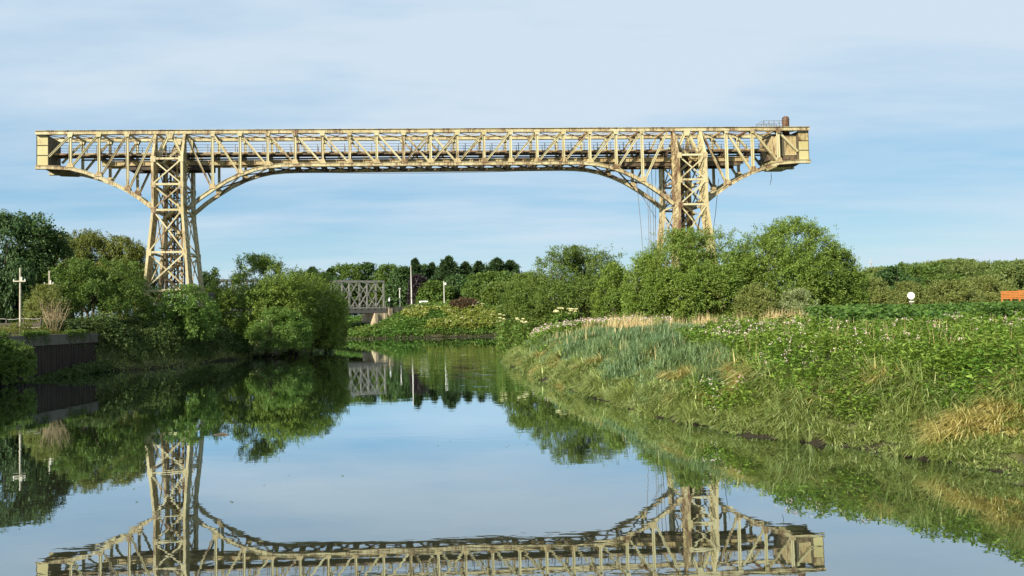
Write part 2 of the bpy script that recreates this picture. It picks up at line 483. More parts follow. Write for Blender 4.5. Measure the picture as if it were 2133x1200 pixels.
def blade_arrays(pos, lean, L, W, droop):
    """two-segment blades; lean = unit-ish direction (3), droop = how far the tip falls over sideways"""
    n = len(pos)
    d = unit(lean)
    hz = np.array(d); hz[:, 2] = 0
    hz = unit(hz + 1e-6)
    side = np.stack([-hz[:, 1], hz[:, 0], np.zeros(n)], 1)
    # turn blades a random amount so they are not all seen flat on
    mid = pos + d * (L * 0.55)[:, None]
    d2 = unit(d * (1 - droop)[:, None] + hz * (droop * 1.0)[:, None] - np.array([0, 0, 1.0]) * (droop * 0.55)[:, None])
    tip = mid + d2 * (L * 0.5)[:, None]
    w = W[:, None]
    v = np.stack([pos - side * w * 0.5, pos + side * w * 0.5, mid - side * w * 0.45, mid + side * w * 0.45, tip - side * w * 0.06, tip + side * w * 0.06], 1)
    return v.reshape(-1, 3)


def blades_mesh(name, v, mat):
    n = len(v) // 6
    b = np.arange(n)[:, None] * 6
    q = np.concatenate([b + np.array([[0, 1, 3, 2]]), b + np.array([[2, 3, 5, 4]])], 0)
    return np_mesh(name, v, q, mat)


def rand_unit(r, n):
    return unit(r.normal(size=(n, 3)))


# ------------------------------------------------------------------ trees
def crown_leaves(r, H, R, z0, n, leaf, kind, depth=0.85):
    """leaf quads of one crown, base at the origin; H top, R half width, z0 underside of the crown"""
    if kind == 'conifer':
        nb = int(n / 34)
        t = np.sort(r.uniform(0, 1, nb) ** 0.85)
        zz = z0 + (H - z0) * t
        az = r.uniform(0, 2 * PI, nb)
        rad = R * (1 - t) ** 0.8 * r.uniform(0.6, 1.12, nb) + 0.12
        bd = np.stack([np.cos(az), np.sin(az), 0.25 - 0.5 * (1 - t) + r.normal(0, 0.12, nb)], 1)
        k = 34
        u = r.uniform(0.08, 1, (nb, k))
        P = np.stack([np.zeros(nb), np.zeros(nb), zz], 1)[:, None] + bd[:, None] * (rad[:, None] * u)[..., None]
        P += r.normal(0, 1, (nb, k, 3)) * (0.10 * rad[:, None, None] + 0.06) * (1.15 - u[..., None])
        P[..., 2] -= (u ** 2) * rad[:, None] * 0.18
        ax = bd[:, None] * 0.8 + r.normal(0, 0.55, (nb, k, 3)) + np.array([0, 0, 0.12])
        P = P.reshape(-1, 3); ax = ax.reshape(-1, 3)
        m = len(P)
        nr = unit(r.normal(0, 0.7, (m, 3)) + np.array([0, 0, 0.8]))
        return leaf_arrays(P, ax, nr, leaf * r.uniform(0.7, 1.4, m), leaf * 0.45 * r.uniform(0.6, 1.3, m))
    cz = (z0 + H) / 2; hz = (H - z0) / 2
    K = int(r.randint(105, 130))
    d = rand_unit(r, K * 3)
    d = d[d[:, 2] > (-0.75 if kind != 'broad' else -0.6)][:K]
    K = len(d)
    # an uneven envelope
    ph = r.uniform(0, 2 * PI, 6)
    az = np.arctan2(d[:, 1], d[:, 0])
    env = 1 + 0.13 * np.sin(2 * az + ph[0]) + 0.10 * np.sin(3 * az + ph[1] + 2 * d[:, 2]) + 0.09 * np.sin(5 * d[:, 2] + ph[2] + az)
    f = np.where(r.rand(K) < 0.7, r.uniform(0.68, 0.84, K), r.uniform(0.2, 0.62, K)) * env
    c = d * f[:, None] * np.array([R, R * depth, hz]) + np.array([0, 0, cz])
    if z0 < 0.06 * H:          # a bush: full down to the ground
        K = 190; azb = r.uniform(0, 2 * PI, K); zr = np.where(r.rand(K) < 0.6, r.uniform(0.0, 0.6, K), r.uniform(0.3, 1.0, K))
        pr = np.where(zr > 0.38, np.sqrt(np.maximum(0, 1 - ((zr - 0.38) / 0.62) ** 2)), 0.86 + 0.14 * zr / 0.38)
        fr_ = np.where(r.rand(K) < 0.68, r.uniform(0.72, 0.9, K), r.uniform(0.0, 0.72, K))
        e2 = 1 + 0.14 * np.sin(2 * azb + ph[0]) + 0.10 * np.sin(3 * azb + ph[1] + 3 * zr) + 0.08 * np.sin(9 * zr + ph[2] + azb)
        rad = pr * fr_ * e2
        top = zr > 0.8
        c = np.stack([R * rad * np.cos(azb), R * depth * rad * np.sin(azb), z0 + (H - z0) * (0.06 + 0.84 * zr) * np.where(top, 1, 0.97)], 1)
    lr = r.uniform(0.20, 0.36, K) * min(R, hz) * 1.1
    w = lr ** 2 / np.sum(lr ** 2)
    per = 22
    V = []
    spr = np.maximum(4, (n / per * w)).astype(int)
    ci = np.repeat(np.arange(K), spr)
    S = len(ci)
    out = unit((c[ci] - np.array([0, 0, cz - 0.35 * hz])) / np.array([R, R * depth, hz]))
    if kind == 'weep':
        sd_ = unit(out * 0.7 + rand_unit(r, S) * 0.9 + np.array([0, 0, 0.15]))
        drp = r.uniform(0.5, 1.25, S)
    elif kind == 'willow':
        sd_ = unit(out * 0.75 + rand_unit(r, S) * 0.85 + np.array([0, 0, 0.42]))
        drp = r.uniform(0.0, 0.35, S)
    else:
        sd_ = unit(out * 0.65 + rand_unit(r, S) * 0.95 + np.array([0, 0, 0.2]))
        drp = r.uniform(0.0, 0.35, S)
    ln = lr[ci] * r.uniform(0.55, 1.25, S)
    wild = r.rand(S) < 0.09
    ln = np.where(wild, ln * 1.9, ln)
    u = r.uniform(0.12, 1, (S, per)) ** 0.75
    org = c[ci] + rand_unit(r, S) * (lr[ci] * 0.6 * r.rand(S) ** 0.4)[:, None]
    ln = ln * 0.75
    P = org[:, None] + sd_[:, None] * (ln[:, None] * u)[..., None]
    P[..., 2] -= drp[:, None] * ln[:, None] * u ** 2
    P += r.normal(0, 1, (S, per, 3)) * (leaf * 0.45)
    dirn = sd_[:, None] - np.array([0, 0, 1.0]) * (2 * drp[:, None] * u)[..., None]
    ax = unit(dirn + r.normal(0, 0.6, (S, per, 3)))
    if kind == 'weep': ax = unit(ax + np.array([0, 0, -0.8]))
    P = P.reshape(-1, 3); ax = ax.reshape(-1, 3); m = len(P)
    lob = unit(P - np.repeat(c[ci], per, 0))
    nr = unit(np.repeat(out, per, 0) * 0.5 + lob * 0.6 + r.normal(0, 0.6, (m, 3)) + np.array([0, 0, 0.35]))
    asp = 0.34 if kind in ('willow', 'weep') else 0.55
    # fit the crown to its height and half width
    hi = np.percentile(P[:, 2], 98.6); lo = np.percentile(P[:, 2], 0.3)
    P[:, 2] = z0 + (P[:, 2] - lo) * (H - z0) / (hi - lo)
    for k_, half in ((0, R), (1, R * depth)):
        a, b = np.percentile(P[:, k_], (2.0, 98.0))
        P[:, k_] = (P[:, k_] - (a + b) / 2) * (2 * half) / (b - a)
    ok = (P[:, 2] < H * 1.06) & (P[:, 2] > z0 * 0.92) & (np.hypot(P[:, 0], P[:, 1] / depth) < R * 1.14)
    P, ax, nr = P[ok], ax[ok], nr[ok]; m = len(P)
    P[:, 2] = np.maximum(P[:, 2], 0.04)
    return leaf_arrays(P, ax, nr, leaf * r.uniform(0.65, 1.35, m), leaf * asp * r.uniform(0.7, 1.3, m))


def trunk_mb(r, H, R, z0, kind):
    m = MB()
    if kind == 'conifer':
        m.tube([(0, 0, -0.6), (0.02 * H * r.normal() * 0.3, 0, H * 0.5), (0, 0, H * 0.97)], [0.022 * H, 0.014 * H, 0.003 * H], 8)
        return m
    multi = z0 < 0.18 * H
    stems = 4 if multi else 1
    tr = max(0.10, 0.022 * H) * (0.7 if multi else 1.25)
    for k in range(stems):
        a = r.uniform(0, 2 * PI); sp = (0.16 * R if multi else 0.0)
        b = np.array([math.cos(a) * sp, math.sin(a) * sp, -0.6])
        fork = b + np.array([math.cos(a) * R * (0.16 if multi else 0.03), math.sin(a) * R * (0.16 if multi else 0.03), 0.6 + max(z0 * 0.95, H * 0.28)])
        m.tube([b, (b + fork) / 2 + r.normal(0, 0.03 * R, 3) * np.array([1, 1, 0]), fork], [tr * 1.25, tr, tr * 0.8], 9)
        for j in range(3 if multi else 7):
            aa = a + r.uniform(-1.0, 1.0) if multi else 2 * PI * j / 7 + r.uniform(-.4, .4)
            rr = R * r.uniform(0.35, 0.7)
            e = np.array([math.cos(aa) * rr, math.sin(aa) * rr, fork[2] + (H - fork[2]) * r.uniform(0.35, 0.82)])
            mid = fork * 0.5 + e * 0.5 + np.array([0, 0, 0.08 * H * r.uniform(-0.3, 1)])
            m.tube([fork, mid, e], [tr * 0.62, tr * 0.38, tr * 0.1], 6)
    return m


SEED = [100]


def tree(name, px, half, top, Y, kind, mat, label, cat='tree', group=None, z0f=None, dens=1.0, leaf=None, depth=0.85, base_z=None, seed=None):
    SEED[0] += 7
    r = RS(seed or SEED[0])
    p = at_y(px, 660, Y)
    zt = at_y(px, top, Y)[2]
    gz = float(height(np.array([p[0]]), np.array([Y]))[0]) if base_z is None else base_z
    gz = max(gz, 0.1)
    H = zt - gz; R = half * Y / F_PX
    leaf = (leaf or max(0.2, Y * 0.0026)) * 1.22
    if z0f is None: z0f = {'willow': 0.03, 'broad': 0.12, 'weep': 0.10, 'conifer': 0.06}[kind]
    z0 = z0f * H
    asp = 0.34 if kind in ('willow', 'weep') else 0.55
    n = 8.5 * dens * (2 * R * (H - z0)) / (leaf * leaf * asp * 0.5)
    if kind == 'conifer': n *= 0.55
    n = int(min(95000, max(3500, n)))
    root = empty(name, (p[0], Y, gz), label, cat, group)
    v = crown_leaves(r, H, R, z0, n, leaf, kind, depth)
    obj('crown', leaves_mesh('crown', v, M[mat]), root)
    trunk_mb(r, H, R, z0, kind).build('trunk', M['bark'], root, origin=(0, 0, 0))
    return root


# left bank, behind the retaining wall
tree('broadleaf_tree', 8, 92, 453, 90, 'weep', 'dark_leaf', 'tallest dark green tree on the left bank, at the left picture edge', leaf=0.32, z0f=0.03, dens=1.0)
tree('broadleaf_tree', 78, 62, 456, 92, 'broad', 'dark_leaf', 'dark green pointed tree just right of the tallest left bank tree', leaf=0.30, z0f=0.10)
tree('willow_tree', 172, 74, 484, 108, 'weep', 'olive', 'olive green round topped weeping tree behind the bush on the retaining wall', leaf=0.27, z0f=0.1)
tree('willow_tree', 262, 60, 500, 107, 'weep', 'olive', 'dark olive weeping tree touching the left side of the left bridge tower', leaf=0.27, z0f=0.08)
tree('small_tree', 182, 112, 549, 90, 'broad', 'mid_leaf', 'round bushy green tree with dark forked trunk standing on the retaining wall', leaf=0.20, z0f=0.2, dens=1.0)
tree('bush', 98, 42, 598, 83, 'willow', 'scrub', 'small yellow green bush beside the pale dead shrub on the left wall', 'bush', leaf=0.17, z0f=0.05)
tree('riverside_bush', 14, 50, 712, 66, 'broad', 'mid_leaf', 'low green bush at the foot of the sheet piling, left picture edge', 'bush', leaf=0.14, z0f=0.0, base_z=0.15)
tree('bright_bush', 374, 74, 600, 94, 'broad', 'bright_leaf', 'bright green rounded bush in front of the foot of the left bridge tower', 'bush', leaf=0.22, z0f=0.0)
tree('dark_tree', 434, 26, 566, 124, 'broad', 'dark_leaf', 'small dark tree peeping out right of the left bridge tower', leaf=0.3)
tree('willow_bush', 548, 112, 543, 113, 'willow', 'willow', 'large yellow green willow on the left bank, tallest between tower and girder bridge', 'willow', leaf=0.27, z0f=0.02, dens=1.1)
tree('willow_bush', 632, 86, 572, 118.5, 'willow', 'willow', 'yellow green willow overhanging the water left of the girder bridge', 'willow', leaf=0.28, z0f=0.0, base_z=0.35)
tree('low_willow_bush', 580, 62, 645, 106, 'willow', 'bright_leaf', 'low light green willow bush leaning over the left waterline', 'willow', leaf=0.24, z0f=0.0, base_z=0.9)
tree('elder_bush', 560, 36, 662, 107, 'broad', 'pale_leaf', 'small bush with large pale leaves at the left waterline', 'bush', leaf=0.26, z0f=0.0, base_z=0.5, dens=0.7)
tree('riverside_bush', 682, 36, 655, 121, 'broad', 'olive', 'olive bush at the river bend below the left end of the girder bridge', 'bush', leaf=0.28, z0f=0.0, base_z=0.6)

# wood behind the girder bridge
CG = 'dark conifers in the far wood'
con = [(652, 24, 560, 262, 'the small conifer at the left end of the far wood, above the willow'),
       (690, 20, 562, 266, 'dark conifer just above the left end of the visible girder bridge panel'),
       (866, 22, 543, 262, 'narrow dark conifer right beside the tall thin mast'),
       (901, 20, 551, 268, 'dark conifer between the tall mast and the tallest conifer'),
       (936, 32, 538, 262, 'tallest dark conifer of the far wood, above the white lamp post'),
       (972, 22, 549, 266, 'dark conifer just right of the tallest conifer in the far wood'),
       (999, 22, 548, 272, 'spiky conifer in the gap left of the broad twin topped conifer'),
       (1038, 30, 541, 262, 'broad dark conifer with the left top of the twin pair'),
       (1066, 30, 546, 266, 'dark conifer ending the far wood on its right side')]
for px, hf, tp, Y, lb in con:
    tree('conifer_tree', px, hf * 2.5, tp, Y, 'conifer', 'conifer', lb, 'conifer', CG, leaf=0.8, dens=1.7)
BG = 'broadleaf trees in the far wood'
br = [(722, 34, 556, 268, 'mid_leaf', 'rounded far tree above the left part of the girder bridge panel'),
      (676, 40, 575, 250, 'dark_leaf', 'low dark tree behind the girder bridge beside the willow'),
      (768, 36, 554, 272, 'dark_leaf', 'dark round tree above the middle of the girder bridge panel'),
      (812, 34, 557, 268, 'mid_leaf', 'green tree just right of the girder bridge end post'),
      (842, 30, 562, 255, 'dark_leaf', 'dark tree directly behind the short lamp post'),
      (908, 32, 590, 243, 'mid_leaf', 'low bright green tree between purple tree and white lamp post'),
      (964, 42, 577, 250, 'dark_leaf', 'dark tree right of the white lamp post at the far wood'),
      (1030, 52, 571, 240, 'mid_leaf', 'round green tree in front of the twin topped conifers'),
      (1050, 34, 592, 222, 'willow_deep', 'lower rounded tree on the embankment left of the right bank willows'),
      (890, 46, 558, 285, 'dark_leaf', 'dark far tree filling the gap below the narrow conifers right of the mast'),
      (985, 60, 557, 285, 'dark_leaf', 'wide dark far tree behind the conifers left of the twin pair'),
      (1096, 30, 574, 236, 'willow_deep', 'far tree filling the dip between conifers and right bank willows')]
for px, hf, tp, Y, mt, lb in br:
    tree('far_tree', px, hf * 1.15, tp, Y, 'broad', mt, lb, 'tree', BG, leaf=0.62, z0f=0.04, dens=1.0)
tree('purple_tree', 872, 19, 578, 246, 'broad', 'purple_leaf', 'dark purple leaved tree right of the tall mast on the embankment', leaf=0.6, z0f=0.03)

# right bank
tree('willow_bush', 1196, 112, 523, 100, 'willow', 'willow_deep', 'broad green willow on the right bank standing left of the right bridge tower', 'willow', leaf=0.25, z0f=0.02, dens=1.05)
tree('willow_bush', 1092, 52, 590, 104, 'willow', 'willow_deep', 'sloping willow at the tip of the right bank beside the river bend', 'willow', leaf=0.25, z0f=0.0)
tree('willow_bush', 1282, 44, 556, 92, 'willow', 'willow', 'smaller light willow filling the gap below the hanging cables', 'willow', leaf=0.23, z0f=0.0)
tree('willow_bush', 1352, 52, 541, 88, 'willow', 'willow', 'light green willow at the left foot of the right bridge tower', 'willow', leaf=0.22, z0f=0.0)
tree('willow_bush', 1448, 112, 489, 88, 'willow', 'willow', 'big round willow hiding the foot of the right bridge tower', 'willow', leaf=0.23, z0f=0.0, dens=1.15)
tree('willow_bush', 1634, 116, 470, 89, 'willow', 'willow', 'tallest willow, right of the right bridge tower', 'willow', leaf=0.23, z0f=0.02, dens=1.15)
tree('willow_bush', 1740, 62, 527, 89, 'willow', 'willow', 'willow sloping down to the right at the end of the tall willow group', 'willow', leaf=0.23, z0f=0.0)
tree('willow_bush', 1574, 40, 596, 80, 'willow', 'scrub', 'small yellow green bush between the two biggest willows', 'bush', leaf=0.19, z0f=0.0)
tree('willow_bush', 1662, 40, 606, 81, 'willow', 'pale_leaf', 'pale silvery bush low in front of the tallest willow', 'bush', leaf=0.17, z0f=0.0, dens=0.6)
tree('dark_tree', 1868, 44, 562, 122, 'broad', 'dark_leaf', 'dark green tree left of and above the round white sign', leaf=0.34, z0f=0.02)
tree('dark_tree', 1936, 62, 556, 128, 'broad', 'mid_leaf', 'wide dark green tree above and right of the round white sign', leaf=0.34, z0f=0.02)
tree('scrub_bush', 1822, 40, 584, 112, 'willow', 'scrub', 'yellow green bush left of the dark trees at the right', 'bush', leaf=0.3, z0f=0.0)
tree('scrub_bush', 1890, 34, 592, 108, 'willow', 'scrub', 'pale yellow bush directly behind the round white sign', 'bush', leaf=0.26, z0f=0.0)
tree('scrub_bush', 1978, 56, 588, 116, 'willow', 'scrub', 'broad olive yellow bush between the white sign and the orange pallets', 'bush', leaf=0.3, z0f=0.0)
tree('scrub_bush', 2060, 46, 580, 124, 'willow', 'scrub', 'tall yellowish bush just left of the orange pallets', 'bush', leaf=0.3, z0f=0.0)
tree('spire_tree', 1882, 9, 548, 190, 'conifer', 'mid_leaf', 'small pointed tree top rising above the dark trees at right', leaf=0.5)


def woodland():
    r = RS(77); V = []
    prof = [(1780, 566), (1830, 561), (1880, 556), (1930, 549), (1985, 543), (2030, 546), (2075, 548), (2110, 545), (2150, 541), (2200, 545), (2260, 548), (2330, 546)]
    for k in range(44):
        px = r.uniform(1770, 2340); Y = r.uniform(185, 260)
        base = np.interp(px, [a for a, b in prof], [b for a, b in prof]) + abs(r.normal(0, 5)) + (235 - Y) * 0.14
        p = at_y(px, 660, Y); zt = at_y(px, base, Y)[2]
        gz = float(height(np.array([p[0]]), np.array([Y]))[0])
        R = r.uniform(4.5, 7.5)
        v = crown_leaves(r, zt - gz, R, 0.3, 4200, 0.62, 'broad' if k % 3 else 'willow', 0.9)
        V.append(v + np.array([p[0], Y, gz]))
    o = obj('woodland', leaves_mesh('woodland', np.concatenate(V), M['far_leaf']))
    tag(o, 'distant olive green woodland closing the view on the right', 'woodland', kind='stuff')


woodland()


def dead_shrub():
    r = RS(5)
    p = at_y(112, 688, 80); gz = float(height(np.array([p[0]]), np.array([80.0]))[0])
    m = MB()
    for k in range(46):
        a = r.uniform(0, 2 * PI); t = r.uniform(0.1, 1)
        L = r.uniform(1.6, 4.0)
        b = np.array([math.cos(a) * 0.5 * t, math.sin(a) * 0.4 * t, -0.2])
        d = np.array([math.cos(a) * 0.62 * t, math.sin(a) * 0.5 * t, 1.0])
        e = b + d * L + r.normal(0, 0.15, 3)
        md = b + d * L * 0.5 + r.normal(0, 0.12, 3)
        m.tube([b, md, e], [0.028, 0.02, 0.007], 5)
        for j in range(4):
            s = md + (e - md) * r.uniform(0, 0.8)
            m.tube([s, s + r.normal(0, 0.35, 3) + np.array([0, 0, 0.35])], [0.014, 0.006], 4)
    o = m.build('dead_shrub', M['deadwood'], origin=(0, 0, 0))
    o.location = (p[0], 80, gz)
    tag(o, 'pale leafless dead shrub of upright twigs on the left wall', 'shrub')


dead_shrub()

# ------------------------------------------------------------------ ground cover (stuff)
def smooth_noise(X, Y, sc, seed):
    r = RS(seed)
    o = np.zeros_like(X)
    for k in range(7):
        a = r.uniform(0, 2 * PI); f = sc * r.uniform(0.6, 1.9)
        o += np.sin((X * math.cos(a) + Y * math.sin(a)) * f + r.uniform(0, 6.28))
    return o / 7 * 2.2


def scatter(r, n, xr, yr, ok, power=1.4):
    """random ground points, denser near the camera"""
    y0, y1 = yr
    u = r.rand(n)
    k = 1 - power
    Y = (y0 ** k + u * (y1 ** k - y0 ** k)) ** (1 / k) if abs(k) > 1e-6 else y0 * (y1 / y0) ** u
    Xo = r.uniform(xr[0], xr[1], n)      # offset from the optical axis' vertical plane through the picture's middle
    X = Xo + SH * Y
    z, s = height(X, Y, True)
    m = ok(Xo, Y, s)
    return X[m], Y[m], z[m], s[m]


def right_bank(X, Y, s):
    return (s > -0.45) & (X > -3) & (X < 75)


def is_reed(X, Y, s):
    q = X / Y + 0.035 * smooth_noise(X, Y, 0.35, 3)
    return (((q < 0.235) & (Y > 36)) | ((smooth_noise(X, Y, 0.30, 101) + 0.5 * smooth_noise(X, Y, 0.9, 102) > 0.95) & (s > 6) & (X / Y < 0.75))) & (s > 1.1 + 1.0 * smooth_noise(X, Y, 0.6, 8))


def slope_in(X, Y):
    e = 0.4
    s0 = sdist(X, Y)[0]
    gx_ = (sdist(X + e, Y)[0] - s0) / e; gy_ = (sdist(X, Y + e)[0] - s0) / e
    return np.stack([gx_, gy_, np.zeros_like(gx_)], 1)


def blades_stuff(name, r, X, Y, z, mat, hgt, wid, lean_xy, leanv, droop, label, cat):
    n = len(X)
    pos = np.stack([X, Y, np.maximum(z, -0.12) - 0.05], 1)
    lean = np.stack([lean_xy[:, 0], lean_xy[:, 1], np.ones(n)], 1) + r.normal(0, leanv, (n, 3)) * np.array([1, 1, 0.2])
    v = blade_arrays(pos, lean, hgt, wid, droop)
    o = obj(name, blades_mesh(name, v, M[mat]))
    return tag(o, label, cat, kind='stuff')


# long grass in tussocks hanging over the water's edge on the right bank
r = RS(11)
TX, TY, TZ, TS = scatter(r, 46000, (-3, 34), (17, 108), lambda X, Y, s: right_bank(X, Y, s) & (s < 3.7 + 1.2 * smooth_noise(X, Y, 0.5, 21) + 0.9 * smooth_noise(X, Y, 1.4, 22)), 1.35)
ok_ = ~(is_reed(TX - SH * TY, TY, TS) & (TS > 1.4) & (RS(2).rand(len(TX)) < 0.85)) & (TZ > -0.04 + 0.12 * (smooth_noise(TX, TY, 1.1, 35) > 0.7))
TX, TY, TZ, TS = TX[ok_], TY[ok_], TZ[ok_], TS[ok_]
dn0 = -slope_in(TX, TY)
tanm = (0.6 * smooth_noise(TX, TY, 0.7, 31) + 0.8 * smooth_noise(TX, TY, 1.6, 32) + 0.3 * r.normal(0, 1, len(TX)) - 0.25 * np.abs(TS - 2.2)) > 0.5
rel = np.clip(0.85 + 0.6 * smooth_noise(TX, TY, 1.2, 33) + r.normal(0, 0.22, len(TX)), 0.4, 1.75)
for nm, mk, mat, hh, per, lab, cat in (('riverside_grass', ~tanm, 'grass', 0.75, 42, 'long grey green grass drooping in tussocks over the right waterline', 'grass'),
                                       ('dry_grass', tanm, 'tan', 0.85, 46, 'golden dry grass combed over in tufts along the right bank', 'dry grass')):
    k = np.repeat(np.nonzero(mk)[0], per); n = len(k)
    a = r.uniform(0, 2 * PI, n); q = r.rand(n) ** 0.6
    rad = np.stack([np.cos(a), np.sin(a)], 1)
    sz = np.clip(TY[k] / 34, 0.9, 2.2)
    px_ = TX[k] + rad[:, 0] * q * 0.20 * sz; py_ = TY[k] + rad[:, 1] * q * 0.20 * sz
    pz_ = TZ[k]
    ln = rad * (q * 0.75)[:, None] + dn0[k][:, :2] * r.uniform(0.0, 0.7, n)[:, None] + np.array([0.12, -0.08])
    L = hh * rel[k] * r.uniform(0.55, 1.15, n)
    if nm == 'dry_grass': ln = ln * 0.6 + dn0[k][:, :2] * 0.5
    blades_stuff(nm, r, px_, py_, pz_, mat, L, 0.034 * np.clip(TY[k] / 30, 0.9, 2.4) * r.uniform(0.5, 1.5, n), ln, 0.22, np.clip(0.25 + 0.6 * q + r.normal(0, 0.15, n), 0.05, 1), lab, cat)

# blue green reeds
r = RS(12)
X, Y, z, s = scatter(r, 420000, (-3, 52), (28, 108), lambda X, Y, s: right_bank(X, Y, s) & is_reed(X, Y, s) & (s < 32), 1.2)
n = len(X); far = np.clip(Y / 30, 1, 3)
clump = smooth_noise(X, Y, 1.1, 41)
hh = (0.85 + 0.36 * clump + r.uniform(-0.2, 0.25, n)) * np.clip(0.5 + s / 6, 0.5, 1)
blades_stuff('reeds', r, X, Y, z, 'reed', hh, 0.042 * far * r.uniform(0.6, 1.5, n), np.tile([0.22, -0.10], (n, 1)), 0.30, r.uniform(0.05, 0.5, n), 'blue green reeds covering the tip of the right bank', 'reeds')


# Himalayan balsam: leafy stems with pink flowers
def balsam():
    r = RS(13)
    ok = lambda X, Y, s: right_bank(X, Y, s) & (s > 1.35 + 0.7 * smooth_noise(X, Y, 0.5, 51) + 0.5 * smooth_noise(X, Y, 1.7, 52)) & ~is_reed(X, Y, s) & (X / Y < 0.9)
    X, Y, z, s = scatter(r, 46000, (0, 62), (19, 84), ok, 1.5)
    n = len(X)
    hgt = (1.0 + 0.26 * smooth_noise(X, Y, 0.6, 61) + 0.24 * smooth_noise(X, Y, 1.9, 62) + r.uniform(-0.2, 0.25, n)) * np.clip(0.8 + (s - 2.0) / 6, 0.75, 1)
    k = 13
    az = r.uniform(0, 2 * PI, (n, k)); t = 1 - r.uniform(0, 1, (n, k)) ** 1.6 * 0.75
    tilt = r.normal(0, 0.12, (n, 2))
    base = np.stack([X, Y, z], 1)
    P = np.repeat(base[:, None], k, 1).copy()
    P[..., 2] += hgt[:, None] * t
    P[..., 0] += tilt[:, :1] * hgt[:, None] * t; P[..., 1] += tilt[:, 1:] * hgt[:, None] * t
    el = r.normal(0.12, 0.35, (n, k)) + (t - 0.7) * 0.5
    ax = np.stack([np.cos(az) * np.cos(el), np.sin(az) * np.cos(el), np.sin(el)], -1)
    P = P.reshape(-1, 3); ax = ax.reshape(-1, 3); m = len(P)
    sc_ = np.repeat(np.clip(Y / 42, 0.85, 1.8), k)
    L = r.uniform(0.15, 0.30, m) * sc_
    nr = unit(r.normal(0, 0.45, (m, 3)) + np.array([0, 0, 1.0]))
    v = leaf_arrays(P, ax, nr, L, L * r.uniform(0.30, 0.42, m), bend=0.22)
    tag(obj('balsam', leaves_mesh('balsam', v, M['balsam'])), 'dense bright green leafy balsam covering the right bank', 'balsam plants', kind='stuff')
    # flowers
    fm = (smooth_noise(X, Y, 0.42, 71) + 0.02 * (Y - 45) + r.normal(0, 0.45, n)) > 0.78
    fx = np.stack([X, Y, z + hgt * 1.03], 1)[fm]
    sel = r.rand(len(fx)) < 0.62
    fx = fx[sel]; q = 7
    P = np.repeat(fx[:, None], q, 1) + r.normal(0, 0.075, (len(fx), q, 3)) * np.array([1, 1, 0.9])
    P = P.reshape(-1, 3); m = len(P)
    sc_ = np.clip(P[:, 1] / 40, 0.9, 2.0)
    v = leaf_arrays(P, rand_unit(r, m), unit(r.normal(0, 1, (m, 3)) + np.array([-0.3, -0.6, 0.6])), 0.075 * sc_ * r.uniform(0.6, 1.3, m), 0.06 * sc_ * r.uniform(0.6, 1.3, m))
    tag(obj('balsam_flowers', leaves_mesh('balsam_flowers', v, M['petal'])), 'pale pink flower heads scattered over the balsam', 'flowers', kind='stuff')


balsam()
# taller dead and seeding stems standing up through the leafy cover
r = RS(23)
X, Y, z, s = scatter(r, 12000, (2, 60), (22, 84), lambda X, Y, s: right_bank(X, Y, s) & (s > 2.5) & (smooth_noise(X, Y, 0.5, 111) + 0.6 * smooth_noise(X, Y, 1.6, 112) > 0.35), 1.4)
n = len(X)
blades_stuff('tall_stems', r, X, Y, z, 'straw', r.uniform(1.1, 1.75, n), 0.018 * np.clip(Y / 30, 1, 2.6), np.tile([0.06, 0.0], (n, 1)), 0.16, r.uniform(0, 0.25, n), 'scattered dry stems standing up through the balsam', 'dry stems')


def leaf_mass(name, r, X, Y, z, hgt, k, L, asp, mat, label, cat, bend=0.2, low=0.75, up=1.0):
    n = len(X)
    az = r.uniform(0, 2 * PI, (n, k)); t = 1 - r.uniform(0, 1, (n, k)) ** 1.5 * low
    P = np.repeat(np.stack([X, Y, z], 1)[:, None], k, 1).copy()
    tl = r.normal(0, 0.2, (n, 1, 2))
    P[..., 2] += hgt[:, None] * t
    P[..., :2] += tl * (hgt[:, None] * t)[..., None] + r.normal(0, 0.12, (n, k, 2))
    el = r.normal(0.05, 0.4, (n, k))
    ax = np.stack([np.cos(az) * np.cos(el), np.sin(az) * np.cos(el), np.sin(el)], -1).reshape(-1, 3)
    P = P.reshape(-1, 3); m = len(P)
    Ls = np.repeat(L, k) * r.uniform(0.65, 1.35, m)
    nr = unit(r.normal(0, 0.5, (m, 3)) + np.array([-0.1, -0.25, up]))
    v = leaf_arrays(P, ax, nr, Ls, Ls * asp * r.uniform(0.8, 1.2, m), bend=bend)
    return tag(obj(name, leaves_mesh(name, v, M[mat])), label, cat, kind='stuff')


# knotweed thicket behind the balsam, right
r = RS(14)
X, Y, z, s = scatter(r, 14000, (20, 82), (52, 100), lambda X, Y, s: right_bank(X, Y, s) & (X / Y > 0.40 + 0.03 * smooth_noise(X, Y, 0.3, 5)) & (Y > 58 + 4 * smooth_noise(X, Y, 0.25, 6)), 1.0)
hh = np.minimum(2.3, 2.1 + 0.35 * smooth_noise(X, Y, 0.5, 9) + r.uniform(-0.3, 0.3, len(X))) * np.clip(0.6 + (Y - 56) / 8, 0.6, 1)
leaf_mass('knotweed', r, X, Y, z, hh, 16, np.full(len(X), 0.30), 0.6, 'knot', 'dark green knotweed thicket behind the pink flowers at right', 'knotweed')
# mixed green cover under the willows and on the plateau behind
X, Y, z, s = scatter(r, 16000, (-3, 120), (78, 150), lambda X, Y, s: (s > 1.0) & (X > -3), 1.0)
hh = 0.8 + 0.3 * smooth_noise(X, Y, 0.3, 19) + r.uniform(-0.2, 0.3, len(X))
leaf_mass('undergrowth', r, X, Y, z, hh, 9, np.full(len(X), 0.32), 0.5, 'willow_deep', 'green undergrowth below the right bank willows', 'undergrowth')
